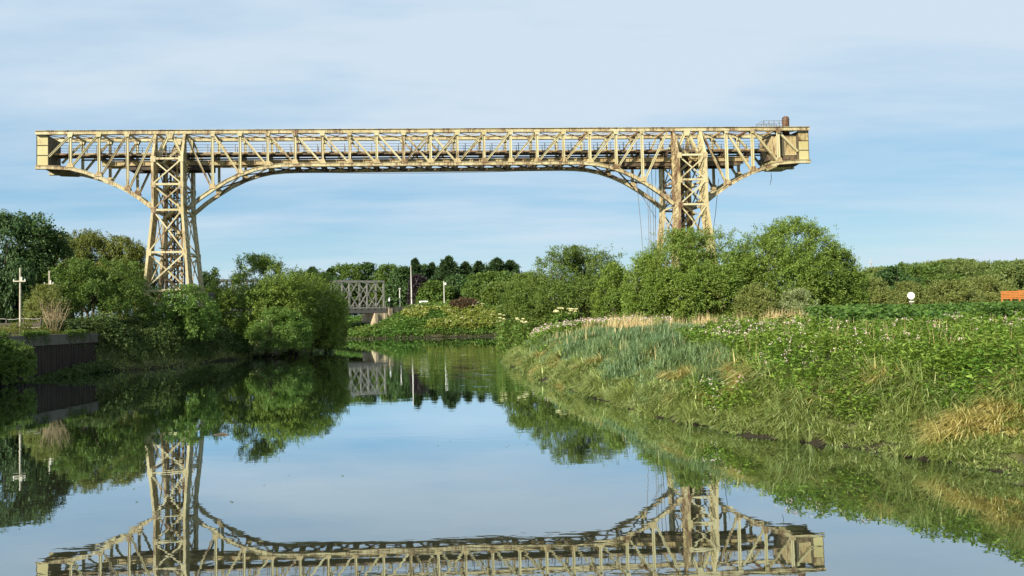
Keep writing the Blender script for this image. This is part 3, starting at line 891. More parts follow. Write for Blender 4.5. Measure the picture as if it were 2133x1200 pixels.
# dry straw stems in front of the willows
r = RS(15)
X, Y, z, s = scatter(r, 200000, (4, 42), (62, 90), lambda X, Y, s: (s > 4) & ((np.abs(X / Y - 0.20) < 0.105 + 0.02 * smooth_noise(X, Y, 0.7, 14)) & (np.abs(Y - 78) < 4.5) & (smooth_noise(X, Y, 0.9, 4) + 0.7 * smooth_noise(X, Y, 2.2, 15) > 0.45) | (np.abs(X / Y - 0.362) < 0.045 + 0.015 * smooth_noise(X, Y, 0.8, 17)) & (np.abs(Y - 66) < 3.2) & (smooth_noise(X, Y, 0.9, 7) + 0.7 * smooth_noise(X, Y, 2.3, 16) > -0.1)), 1.0)
mk = r.rand(len(X)) < 0.30
X, Y, z = X[mk], Y[mk], z[mk]; n = len(X)
blades_stuff('straw_stems', r, X, Y, z, 'straw', np.clip(1.5 + 0.45 * smooth_noise(X, Y, 1.6, 18) + r.normal(0, 0.3, n), 0.7, 2.4), 0.04 * r.uniform(0.6, 1.3, n), np.tile([0.05, 0.0], (n, 1)), 0.14, r.uniform(0, 0.2, n), 'stand of pale dry straw stems in front of the willows', 'dry stems')
# flowering band along the crest of the reed bank
r = RS(16)
X, Y, z, s = scatter(r, 5200, (1, 22), (80, 97), lambda X, Y, s: (s > 2.5) & (X / Y < 0.2), 1.0)
hh = 1.35 + r.uniform(-0.25, 0.3, len(X))
leaf_mass('flowering_balsam', r, X, Y, z, hh, 9, np.full(len(X), 0.28), 0.4, 'balsam', 'bright green flowering plants along the crest behind the reeds', 'balsam plants')
mk = r.rand(len(X)) < 0.38
P = np.repeat(np.stack([X, Y, z + hh * 1.02], 1)[mk][:, None], 4, 1) + r.normal(0, 0.11, (mk.sum(), 4, 3)); P = P.reshape(-1, 3); m = len(P)
v = leaf_arrays(P, rand_unit(r, m), unit(r.normal(0, 1, (m, 3)) + np.array([-0.3, -0.6, 0.6])), r.uniform(0.1, 0.2, m), r.uniform(0.08, 0.16, m))
tag(obj('crest_flowers', leaves_mesh('crest_flowers', v, M['petal'])), 'band of pinkish flower heads along the crest behind the reeds', 'flowers', kind='stuff')

# far embankment
def north(X, Y, s):
    return (s > 0) & (Y > 192) & (X > -46 - (Y - 197) * 0.2) & (X < 62)


r = RS(17)
X, Y, z, s = scatter(r, 26000, (-50, 60), (194, 232), lambda X, Y, s: north(X, Y, s) & (s > 0.25), 1.0)
hh = 0.9 + 0.35 * smooth_noise(X, Y, 0.45, 81) + r.uniform(-0.2, 0.3, len(X))
hog = (X - SH * Y > -22 + 4 * smooth_noise(X, Y, 0.3, 82)) & (s < 13 + 2 * smooth_noise(X, Y, 0.4, 83)) & (s > 1.5)
b = ~hog
leaf_mass('brambles', r, X[b], Y[b], z[b], hh[b], 8, np.full(b.sum(), 0.52), 0.6, 'bramble', 'green bramble cover on the far embankment slope', 'brambles')
leaf_mass('hogweed', r, X[hog], Y[hog], z[hog], hh[hog] * 1.5, 8, np.full(hog.sum(), 0.62), 0.6, 'hogweed', 'yellow green hogweed patch low on the far embankment', 'hogweed')
hx = np.stack([X, Y, z + hh * 1.6], 1)[hog]
hx = hx[r.rand(len(hx)) < 0.05]
P = np.repeat(hx[:, None], 6, 1) + r.normal(0, 0.22, (len(hx), 6, 3)) * np.array([1, 1, 0.3]); P = P.reshape(-1, 3); m = len(P)
v = leaf_arrays(P, unit(r.normal(0, 1, (m, 3)) * np.array([1, 1, 0.2])), np.tile([0, -0.5, 0.9], (m, 1)), r.uniform(0.25, 0.5, m), r.uniform(0.2, 0.4, m))
tag(obj('hogweed_flowers', leaves_mesh('hogweed_flowers', v, M['umbel'])), 'creamy hogweed flower heads on the far embankment', 'flowers', kind='stuff')
# stalks along the far mud line
X, Y, z, s = scatter(r, 60000, (-50, 60), (192, 215), lambda X, Y, s: north(X, Y, s) & (s < 1.0), 1.0)
n = len(X)
blades_stuff('waterline_stalks', r, X, Y, z, 'mudplants', r.uniform(0.4, 1.0, n), 0.16 * r.uniform(0.6, 1.4, n), np.tile([-0.1, -0.3], (n, 1)), 0.45, r.uniform(0.2, 0.9, n), 'greyish stalks along the far waterline', 'stalks')


def small_plants():
    """hogweeds with creamy umbels at the tip of the right bank; each a thing"""
    r = RS(18)
    G = 'hogweeds on the right bank'
    for px, top, Y, lab in ((1168, 641, 86, 'creamy hogweed plant above the pink flowers, right of the other hogweeds'),
                            (1190, 640, 87, 'hogweed with pale flat flower head beside the creamy hogweed plant'),
                            (1086, 660, 93, 'leafy hogweed with yellowish flower heads by the water at the right bank tip'),
                            (1048, 655, 97, 'yellow hogweed plant furthest out at the tip of the right bank')):
        p = at_y(px, 670, Y); gz = float(height(np.array([p[0]]), np.array([float(Y)]))[0]); gz = max(gz, 0.2)
        H = at_y(px, top, Y)[2] - gz
        root = empty('hogweed_plant', (p[0], Y, gz), lab, 'hogweed', G)
        m = MB(); V = []; U = []
        for k in range(6):
            a = r.uniform(0, 2 * PI); e = np.array([math.cos(a) * r.uniform(0.1, 0.8), math.sin(a) * 0.5, H * r.uniform(0.75, 1.0)])
            m.tube([(e[0] * 0.2, e[1] * 0.2, -0.2), e * np.array([0.6, 0.6, 0.55]), e], [0.03, 0.025, 0.015], 5)
            q = 26
            P = e + r.normal(0, 0.2, (q, 3)) * np.array([1, 1, 0.22])
            f = MB(); rr = r.uniform(0.2, 0.34)
            f.tube([e + np.array([0, 0, -0.02]), e + np.array([0, 0, 0.02]), e + np.array([0.02, 0, 0.07]), e + np.array([0.02, 0, 0.10])], [rr * 0.5, rr, rr * 0.75, rr * 0.2], 11)
            f.v = [tuple(np.array(p) + r.normal(0, 0.025, 3)) for p in f.v]
            f.build('flower_head', M['umbel'], root, origin=(0, 0, 0))
            q = 70
            P = np.array([e[0], e[1], 0]) * 0.6 + r.normal(0, 0.4, (q, 3)) * np.array([1, 1, 0]) + np.array([0, 0, 1]) * (H * r.uniform(0.0, 0.85, q))[:, None]
            V.append(leaf_arrays(P, unit(r.normal(0, 1, (q, 3)) * np.array([1, 1, 0.3])), unit(r.normal(0, 0.5, (q, 3)) + np.array([0, 0, 1])), r.uniform(0.25, 0.5, q), r.uniform(0.15, 0.3, q), 0.2))
        m.build('stem', M['hogweed'], root, origin=(0, 0, 0))
        obj('leaves', leaves_mesh('leaves', np.concatenate(V), M['bright_leaf']), root)


small_plants()
tree('rusty_bush', 968, 26, 624, 213, 'broad', 'rusty_leaf', 'rust brown withered shrub at the top of the far embankment', 'shrub', leaf=0.5, z0f=0.0)


# left bank undergrowth and wall creeper
def left_bank(X, Y, s):
    return (s > -0.1) & (X < -30) & (Y > 80) & (Y < 172)


r = RS(19)
X, Y, z, s = scatter(r, 60000, (-70, -30), (80, 170), lambda X, Y, s: left_bank(X, Y, s) & (s > 0.2) & (s < 16), 1.2)
hh = 0.9 + 0.6 * smooth_noise(X, Y, 0.6, 91) + r.uniform(-0.2, 0.4, len(X))
leaf_mass('bank_plants', r, X, Y, z, np.maximum(hh, 0.3), 12, 0.24 * np.clip(Y / 90, 1, 2), 0.5, 'shade_plants', 'tangled green plants on the steep left bank', 'bank plants')
X, Y, z, s = scatter(r, 90000, (-60, -30), (80, 160), lambda X, Y, s: left_bank(X, Y, s) & (s < 2.6 + 0.8 * smooth_noise(X, Y, 0.4, 92)), 1.2)
n = len(X)
blades_stuff('left_bank_grass', r, X, Y, z, 'grass', r.uniform(0.4, 0.9, n), 0.06 * r.uniform(0.7, 1.4, n), -slope_in(X, Y)[:, :2] * 0.7, 0.5, r.uniform(0.4, 1, n), 'drooping grass along the left waterline', 'grass')
X, Y, z, s = scatter(r, 60000, (-75, -33), (44, 84), lambda X, Y, s: (s > 0.4) & (s < 16) & (X < -33), 1.2)
mk = (r.rand(len(X)) < np.clip(1.15 - s / 9, 0.12, 1) * 0.36)
X, Y, z = X[mk], Y[mk], z[mk]
hh = (0.5 + 0.45 * np.maximum(smooth_noise(X, Y, 0.5, 93), -0.6) + r.uniform(0, 0.35, len(X))) * np.clip((Y - 50) / 25, 0.35, 1)
leaf_mass('wall_creeper', r, X, Y, z, np.maximum(hh, 0.12), 11, np.full(len(X), 0.17), 0.5, 'olive', 'yellow green creeper spreading over the top of the retaining wall', 'creeper')
tw = r.rand(2600); ty = 58 + 25 * tw; txo = np.interp(ty, [58, 70, 83], [-42.7, -42.85, -43.1])
tm = (smooth_noise(ty * 1.0, ty * 0.3, 0.9, 96) + 0.5 * smooth_noise(ty, ty, 2.3, 97)) > -0.15
ty, txo = ty[tm], txo[tm]; n = len(ty)
tz = 4.15 - np.abs(r.normal(0, 0.5, n)) * np.clip(0.9 + 0.9 * smooth_noise(ty, ty * 0.2, 0.8, 98), 0.2, 2)
leaf_mass('trailing_plants', r, txo + SH * ty + r.uniform(-0.25, 0.28, n), ty, tz, np.full(n, 0.25), 6, np.full(n, 0.17), 0.55, 'mid_leaf', 'green plants trailing over the concrete cap of the retaining wall', 'trailing plants')
ky = r.uniform(68, 83, 900); kx = -42.6 + np.abs(r.normal(0, 0.6, 900)) * np.clip((ky - 66) / 14, 0.2, 1.2)
leaf_mass('wall_foot_plants', r, kx + SH * ky, ky, np.full(900, -0.1), r.uniform(0.3, 1.3, 900) * np.clip((ky - 68) / 10, 0.15, 1), 9, np.full(900, 0.22), 0.4, 'shade_plants', 'weeds growing at the foot of the sheet piling', 'weeds')
# plants below the far girder bridge, left shore
X, Y, z, s = scatter(r, 9000, (-95, -36), (150, 250), lambda X, Y, s: (s > 0.3) & (s < 12) & ((X < -38) & (Y > 160)) & ~north(X, Y, s), 1.0)
leaf_mass('shore_plants', r, X, Y, z, 1.0 + r.uniform(-0.3, 0.5, len(X)), 9, np.full(len(X), 0.5), 0.5, 'shade_plants', 'dark green plants on the shore below the girder bridge', 'shore plants')

# drifting leaves and scum specks
r = RS(29); V = []
for cx_, cy_, nn, sx_, sy_ in ((-22, 33, 26, 3.0, 1.0), (-4, 52, 34, 5, 2.5), (-10, 24, 12, 3, 1.2), (4, 31, 30, 3.5, 1.0), (-20, 70, 30, 5, 3)):
    P = np.stack([r.normal(cx_ + SH * cy_, sx_, nn), r.normal(cy_, sy_, nn), np.full(nn, 0.006)], 1)
    P = P[sdist(P[:, 0], P[:, 1])[0] < -0.3]; nn = len(P)
    a = r.uniform(0, 6.28, nn)
    V.append(leaf_arrays(P, np.stack([np.cos(a), np.sin(a), np.zeros(nn)], 1), np.tile([0, 0, 1.0], (nn, 1)), r.uniform(0.06, 0.16, nn), r.uniform(0.04, 0.09, nn)))
tag(obj('drifting_leaves', leaves_mesh('drifting_leaves', np.concatenate(V), M['mudplants'])), 'small leaves drifting on the still water', 'leaves', kind='stuff')

# ------------------------------------------------------------------ transporter bridge
ZB, ZT = 25.25, 29.9
P0 = at_z(75, 349, 25.2); P1 = at_z(1687, 336.5, 25.2)
LEN = float(np.linalg.norm(P1 - P0)); EU = (P1 - P0) / LEN; EU[2] = 0; EU /= np.linalg.norm(EU)
EV = np.array([-EU[1], EU[0], 0]); EZ = np.array([0, 0, 1.0])
VF = 4.3     # distance between the two truss planes


def B(u, v, z):
    return np.array([P0[0] + EU[0] * u + EV[0] * v, P0[1] + EU[1] * u + EV[1] * v, z])


root = empty('transporter_bridge', B(51, 2.5, 3.5), 'long rusty cream transporter bridge of lattice girders on two towers spanning the river', 'bridge')
pitch_ = 3.59
main_nodes = [18.9 + (83.1 - 18.9) / 18 * i for i in range(19)]     # tower edge to tower edge
left_nodes = [4.35, 7.97, 11.58, 15.2]
right_nodes = [LEN - x for x in (15.2, 11.58, 7.97, 4.35)]
prof_u = [0, 1.5, 4.35, 6.2, 7.97, 9.8, 11.58, 13.3, 14.95]
prof_z = [25.2, 25.2, 25.02, 24.52, 23.85, 23.02, 22.05, 20.9, 19.6]
prof2_u = [19.15, 20.8, 22.45, 24.2, 26.0, 27.8, 29.6, 31.4, 33.2]
prof2_z = [19.6, 20.98, 22.12, 23.2, 24.05, 24.68, 25.06, 25.22, 25.27]
segs = [list(zip(prof_u, prof_z)), list(zip(prof2_u, prof2_z)) + [(LEN - a, b) for a, b in list(zip(prof2_u, prof2_z))[::-1]],
        [(LEN - a, b) for a, b in list(zip(prof_u, prof_z))[::-1]]]


def zbot(u):
    for sg in segs:
        if sg[0][0] <= u <= sg[-1][0]:
            return float(np.interp(u, [a for a, b in sg], [b for a, b in sg]))
    return 19.6


def truss(v, inner):
    """one lattice girder: chords are its own mesh; posts, diagonals and gussets are pieces of it"""
    m = MB()
    m.bar(B(0, v, ZT - 0.24), B(LEN, v, ZT - 0.24), 0.40, 0.38, side=EV)
    m.bar(B(-0.05, v, ZT + 0.025), B(LEN + 0.05, v, ZT + 0.025), 0.66, 0.05, side=EV)
    m.bar(B(0, v, ZT - 0.455), B(LEN, v, ZT - 0.455), 0.56, 0.04, side=EV)
    for sg in segs:
        for (ua, za), (ub, zb) in zip(sg, sg[1:]):
            n = np.array([-(zb - za), ub - ua]); n /= np.linalg.norm(n)
            off = EU * n[0] + EZ * n[1]
            a, b = B(ua, v, za), B(ub, v, zb)
            ext = (b - a) / np.linalg.norm(b - a) * 0.03
            m.bar(a - ext, b + ext, 0.36, 0.38, side=EV)
            m.bar(a - ext - off * 0.21, b + ext - off * 0.21, 0.52, 0.05, side=EV)
            m.bar(a - ext + off * 0.21, b + ext + off * 0.21, 0.52, 0.05, side=EV)
    tr = m.build('main_girder', M['paint'], root)
    tr['label'] = 'near lattice girder in full sun' if v == 0 else 'far lattice girder seen behind the near one'
    fs = inner      # direction towards the outside, for flanges

    def member(nm, ua, za, ub, zb_, w, off=0.0, mt='paint'):
        mm = MB()
        a, b = B(ua, v + off, za), B(ub, v + off, zb_)
        d = (b - a) / np.linalg.norm(b - a)
        sd_ = np.cross(EV, d)
        # two flange angles with a recessed web, so a member reads as riveted I-section
        mm.bar(a, b, w * 0.9, 0.16, side=sd_)
        mm.bar(a + sd_ * w * 0.48, b + sd_ * w * 0.48, 0.05, 0.30, side=sd_)
        mm.bar(a - sd_ * w * 0.48, b - sd_ * w * 0.48, 0.05, 0.30, side=sd_)
        return mm.build(nm, M[mt], tr)

    def gusset(u, z, w, h, up):
        mm = MB()
        for sgn in (-1, 1):
            pr = [B(u - w / 2, v + sgn * 0.235, z), B(u + w / 2, v + sgn * 0.235, z), B(u + w * 0.26, v + sgn * 0.235, z + up * h), B(u - w * 0.26, v + sgn * 0.235, z + up * h)]
            mm.prism(pr, EV * 0.03 * sgn)
        mm.build('gusset_plate', M['paint_rusty'] if up > 0 else M['paint'], tr)

    nodes = left_nodes[:-1] + main_nodes[1:-1] + right_nodes[1:]
    for u in nodes:
        member('post', u, zbot(u) + 0.22, u, ZT - 0.45, 0.28)
        gusset(u, zbot(u) + 0.1, 0.95, 0.62, 1)
        gusset(u, ZT - 0.2, 0.9, 0.62, -1)
    zb_ = lambda u: zbot(u) + 0.30
    zt_ = ZT - 0.6
    dg = [(1.6, 26.6, 4.2, zt_)]
    seq = left_nodes
    for a, b in zip(seq, seq[1:]): dg.append((a + 0.25, zb_(a), b - 0.15, zt_))
    dg += [(LEN - a, za, LEN - b, zb2) for a, za, b, zb2 in dg]
    n = len(main_nodes)
    for i in range(n - 1):
        a, b = main_nodes[i], main_nodes[i + 1]
        if i <= n // 2: dg.append((a + 0.15, zt_, b - 0.22, zb_(b)))
        if i >= n // 2 - 1: dg.append((a + 0.22, zb_(a), b - 0.15, zt_))
    for k, (a, za, b, zz) in enumerate(dg):
        member('diagonal', a, za, b, zz, 0.19, off=-0.11 if (k % 2) else 0.11)
    for sgn, (ua, ub) in ((1, (15.2, 18.9)), (-1, (LEN - 18.9, LEN - 15.2))):
        um = (ua + ub) / 2
        gusset(um, ZT - 0.15, 1.1, 0.95, -1)
        member('diagonal', um - 0.2, zt_, ua + 0.3, 26.4, 0.3)
        member('diagonal', um + 0.2, zt_, ub - 0.3, 26.4, 0.3)
    return tr


truss(0.0, -1)
truss(VF, 1)

# roof: cross beams and sway bracing between the top chords
allnodes = left_nodes + main_nodes + right_nodes
for u in allnodes:
    mm = MB(); mm.bar(B(u, 0.33, ZT - 0.2), B(u, VF - 0.33, ZT - 0.2), 0.2, 0.26, side=EU)
    mm.build('roof_beam', M['girder'], root)
for k, (a, b) in enumerate(zip([0.8] + allnodes, allnodes + [LEN - 0.8])):
    mm = MB()
    mm.bar(B(a + .1, 0.34, ZT - 0.37), B(b - .1, VF - 0.34, ZT - 0.37), 0.08, 0.07, side=EZ)
    mm.bar(B(a + .1, VF - 0.34, ZT - 0.29), B(b - .1, 0.34, ZT - 0.29), 0.08, 0.07, side=EZ)
    mm.build('roof_bracing', M['girder'], root)
# floor: cross beams, runway girders, walkway with railing
for u in allnodes[1:-1]:
    mm = MB()
    mm.bar(B(u, 0.25, 26.45), B(u, VF - 0.25, 26.45), 0.24, 0.5, side=EU)
    mm.bar(B(u, 0.25, 26.72), B(u, VF - 0.25, 26.72), 0.36, 0.04, side=EU)
    mm.build('floor_beam', M['dark_steel'], root)
for k, (a, b) in enumerate(zip(main_nodes, main_nodes[1:])):
    mm = MB()
    mm.bar(B(a + .1, 0.3, zbot(a) if 20 < a else 25.2), B(b - .1, VF - 0.3, zbot(b) if b < 82 else 25.2), 0.16, 0.12, side=EZ)
    mm.bar(B(a + .1, VF - 0.3, zbot(a) - 0.13 if 20 < a else 25.1), B(b - .1, 0.3, zbot(b) - 0.13 if b < 82 else 25.1), 0.16, 0.12, side=EZ)
    if 3 < k < 14:
        mm.bar(B(b, 0.2, 25.2), B(b, VF - 0.2, 25.2), 0.3, 0.34, side=EU)
    if 0 < k < 17: mm.build('lateral_bracing', M['dark_steel'], root)
for v in (1.35, VF - 1.35):
    mm = MB()
    a, b = 7.9, LEN - 7.9
    mm.bar(B(a, v, 25.88), B(b, v, 25.88), 0.10, 0.55, side=EV)
    mm.bar(B(a, v, 26.17), B(b, v, 26.17), 0.42, 0.05, side=EV)
    mm.bar(B(a, v, 25.585), B(b, v, 25.585), 0.42, 0.05, side=EV)
    u = a + 0.6
    while u < b:
        mm.bar(B(u, v - 0.1, 25.62), B(u, v - 0.1, 26.14), 0.06, 0.1, side=EU); u += 1.2
    mm.build('runway_girder', M['girder'], root)
for (a, b) in ((11.4, 22.2), (LEN - 25.5, LEN - 9.2)):
    mm = MB()
    for v in (1.1, VF - 1.1):
        mm.bar(B(a, v, 25.22), B(b, v, 25.22), 0.14, 0.5, side=EV)
        mm.bar(B(a, v, 24.96), B(b, v, 24.96), 0.4, 0.05, side=EV)
        mm.bar(B(a, v, 25.5), B(b, v, 25.5), 0.4, 0.05, side=EV)
    u = a
    while u <= b:
        mm.bar(B(u, 1.2, 25.2), B(u, VF - 1.2, 25.2), 0.16, 0.42, side=EU); u += 1.5
    mm.build('trolley_track', M['dark_steel'], root)
mm = MB()
mm.bar(B(1.6, VF / 2, 27.2), B(LEN - 5.2, VF / 2, 27.2), VF - 2.3, 0.08, side=EV)
u = 2.0
while u < LEN - 5.4:
    mm.bar(B(u, 1.3, 27.08), B(u, VF - 1.3, 27.08), 0.10, 0.14, side=EU); u += 1.2
wk = mm.build('walkway', M['deck'], root)
for v in (1.1, VF - 1.1):
    mm = MB(); mm.bar(B(1.6, v, 27.13), B(LEN - 5.2, v, 27.13), 0.08, 0.22, side=EV); mm.bar(B(1.6, v, 27.02), B(LEN - 5.2, v, 27.02), 0.2, 0.03, side=EV)
    mm.build('stringer', M['girder'], wk)
for v in (0.62, VF - 0.62):
    mm = MB(); mm.bar(B(4.4, v, 26.86), B(LEN - 4.4, v, 26.86), 0.07, 0.2, side=EV); mm.build('rail_bearer', M['dark_steel'], root)
for v in (1.3, VF - 1.3):
    mm = MB()
    u = 1.8; k = 0
    while u < LEN - 5.3:
        mm.bar(B(u, v, 27.26), B(u, v, 28.3), 0.075, 0.075, side=EU); u += 1.8
    for zz in (27.6, 27.95, 28.3):
        mm.bar(B(1.8, v, zz), B(LEN - 5.3, v, zz), 0.035, 0.035, side=EV)
    mm.build('railing', M['rail'], wk)


# end boxes: panelled steel boxes closing each end
def end_box(u0, u1, inner_u):
    mm = MB()
    mm.bar(B((u0 + u1) / 2, 0.18, (25.45 + 29.4) / 2), B((u0 + u1) / 2, VF - 0.18, (25.45 + 29.4) / 2), abs(u1 - u0) - 0.02, 3.94, side=EU)
    bx = mm.build('end_box', M['cladding'], root)
    zs = [25.47, 26.78, 28.08, 29.38]
    for vv, sg in ((0.18, -1), (VF - 0.18, 1)):
        for za, zb2 in zip(zs, zs[1:]):
            q = MB()
            q.bar(B(u0 + 0.07, vv + sg * 0.02, (za + zb2) / 2), B(u1 - 0.07, vv + sg * 0.02, (za + zb2) / 2), 0.04, zb2 - za - 0.13, side=EV)
            q.build('panel', M['paint_panel'], bx)
    for vv, sg in ((0.18, -1), (VF - 0.18, 1)):
        q = MB()
        for u in (u0 + 0.03, u1 - 0.03):
            q.bar(B(u, vv + sg * 0.03, 25.4), B(u, vv + sg * 0.03, 29.42), 0.07, 0.08, side=EU)
        for z in zs[1:-1]:
            q.bar(B(u0, vv + sg * 0.02, z), B(u1, vv + sg * 0.02, z), 0.05, 0.06, side=EV)
        q.build('panel_frame', M['dark_steel'], bx)
    q = MB()
    n = 14
    for k in range(n):
        vv = 0.3 + (VF - 0.6) * (k + 0.5) / n
        q.bar(B(inner_u, vv, 25.5), B(inner_u, vv, 29.35), 0.06, (VF - 0.6) / n * 0.86, side=EU)
    q.build('board_wall', M['cladding'], bx)
    # keel below the box
    q = MB()
    um = u1 if inner_u == u1 else u0
    s_ = 1 if inner_u == u1 else -1
    q.prism([B(um - s_ * 0.5, 0.5, 25.1), B(um + s_ * 2.6, 0.5, 25.0), B(um + s_ * 2.6, 0.5, 24.6), B(um + s_ * 0.2, 0.5, 24.7)], EV * (VF - 1))
    q.build('end_platform', M['dark_steel'], root)


end_box(0.0, 1.5, 1.5)
end_box(LEN - 1.5, LEN, LEN - 1.5)

# machine house at the right end, chimney and roof railing on top
hu0, hu1 = LEN - 5.0, LEN - 1.62
mm = MB()
mm.bar(B((hu0 + hu1) / 2, 0.45, 27.5), B((hu0 + hu1) / 2, VF - 0.45, 27.5), hu1 - hu0, 2.7, side=EU)
house = mm.build('machine_house', M['paint_rusty'], root)
q = MB(); q.prism([B(hu0 - 0.2, 0.3, 28.86), B(hu1 + 0.05, 0.3, 28.86), B(hu1 - 0.6, 1.4, 29.25), B(hu0 + 0.5, 1.4, 29.25)], EV * (VF - 2.8) * 0 + EV * 0.02)
q = MB(); q.hexa([B(hu0 - 0.15, 0.3, 28.87), B(hu1 + 0.03, 0.3, 28.87), B(hu1 + 0.03, VF - 0.3, 28.87), B(hu0 - 0.15, VF - 0.3, 28.87),
                  B(hu0 + 0.5, 1.4, 29.3), B(hu1 - 0.3, 1.4, 29.3), B(hu1 - 0.3, VF - 1.4, 29.3), B(hu0 + 0.5, VF - 1.4, 29.3)])
q.build('roof', M['dark_steel'], house)
q = MB(); q.bar(B(hu0 + 1.15, 0.43, 27.4), B(hu0 + 1.75, 0.43, 27.4), 0.05, 2.3, side=EV); q.build('door', M['cladding'], house)
q = MB()
for u in (hu0 + 0.04, hu0 + 0.55, hu0 + 1.08, hu0 + 1.8, hu1 - 0.05):
    q.bar(B(u, 0.43, 26.2), B(u, 0.43, 28.8), 0.08, 0.07, side=EU)
for z in (26.2, 27.5, 28.78):
    q.bar(B(hu0 + 1.85, 0.435, z), B(hu1 - .1, 0.435, z), 0.06, 0.05, side=EV)
q.build('frame', M['paint'], house)
q = MB()
q.hexa([B(hu0 + 0.3, 0.9, 24.45), B(hu1 - 0.7, 0.9, 24.45), B(hu1 - 0.7, VF - 0.9, 24.45), B(hu0 + 0.3, VF - 0.9, 24.45),
        B(hu0 - 0.2, 0.6, 25.5), B(hu1, 0.6, 25.5), B(hu1, VF - 0.6, 25.5), B(hu0 - 0.2, VF - 0.6, 25.5)])
q.build('hopper', M['paint_panel'], root)
q = MB(); q.bar(B(hu0 - .4, VF / 2, 25.85), B(hu1, VF / 2, 25.85), VF - 1.0, 0.6, side=EV); q.build('house_floor', M['dark_steel'], root)
cu, cv = LEN - 2.45, 1.4
q = MB(); q.tube([B(cu, cv, 29.3), B(cu, cv, 31.35), B(cu, cv, 31.62), B(cu, cv, 31.75)], [0.46, 0.46, 0.42, 0.22], 20)
ch = q.build('chimney', M['chimney'], root)
q = MB(); q.tube([B(cu, cv, 31.25), B(cu, cv, 31.33)], [0.49, 0.49], 20); q.build('band', M['rail'], ch)
q = MB()
for v in (0.5, 2.6):
    for k in range(5): q.bar(B(LEN - 6.0 + k * 0.72, v, 29.9), B(LEN - 6.0 + k * 0.72, v, 30.95), 0.06, 0.06, side=EU)
    for z in (30.25, 30.6, 30.95): q.bar(B(LEN - 6.0, v, z), B(LEN - 3.1, v, z), 0.04, 0.04, side=EV)
for z in (30.6, 30.95): q.bar(B(LEN - 6.0, 0.5, z), B(LEN - 6.0, 2.6, z), 0.04, 0.04, side=EU)
q.build('roof_railing', M['rail'], root)
q = MB(); q.bar(B(LEN - 4.5, 1.55, ZT - 0.02), B(LEN - 1.9, 1.55, ZT - 0.02), 2.3, 0.06, side=EV); q.build('roof_platform', M['dark_steel'], root)

# towers
LV = [25.9, 22.6, 19.3, 13.85, 9.0, 3.8]


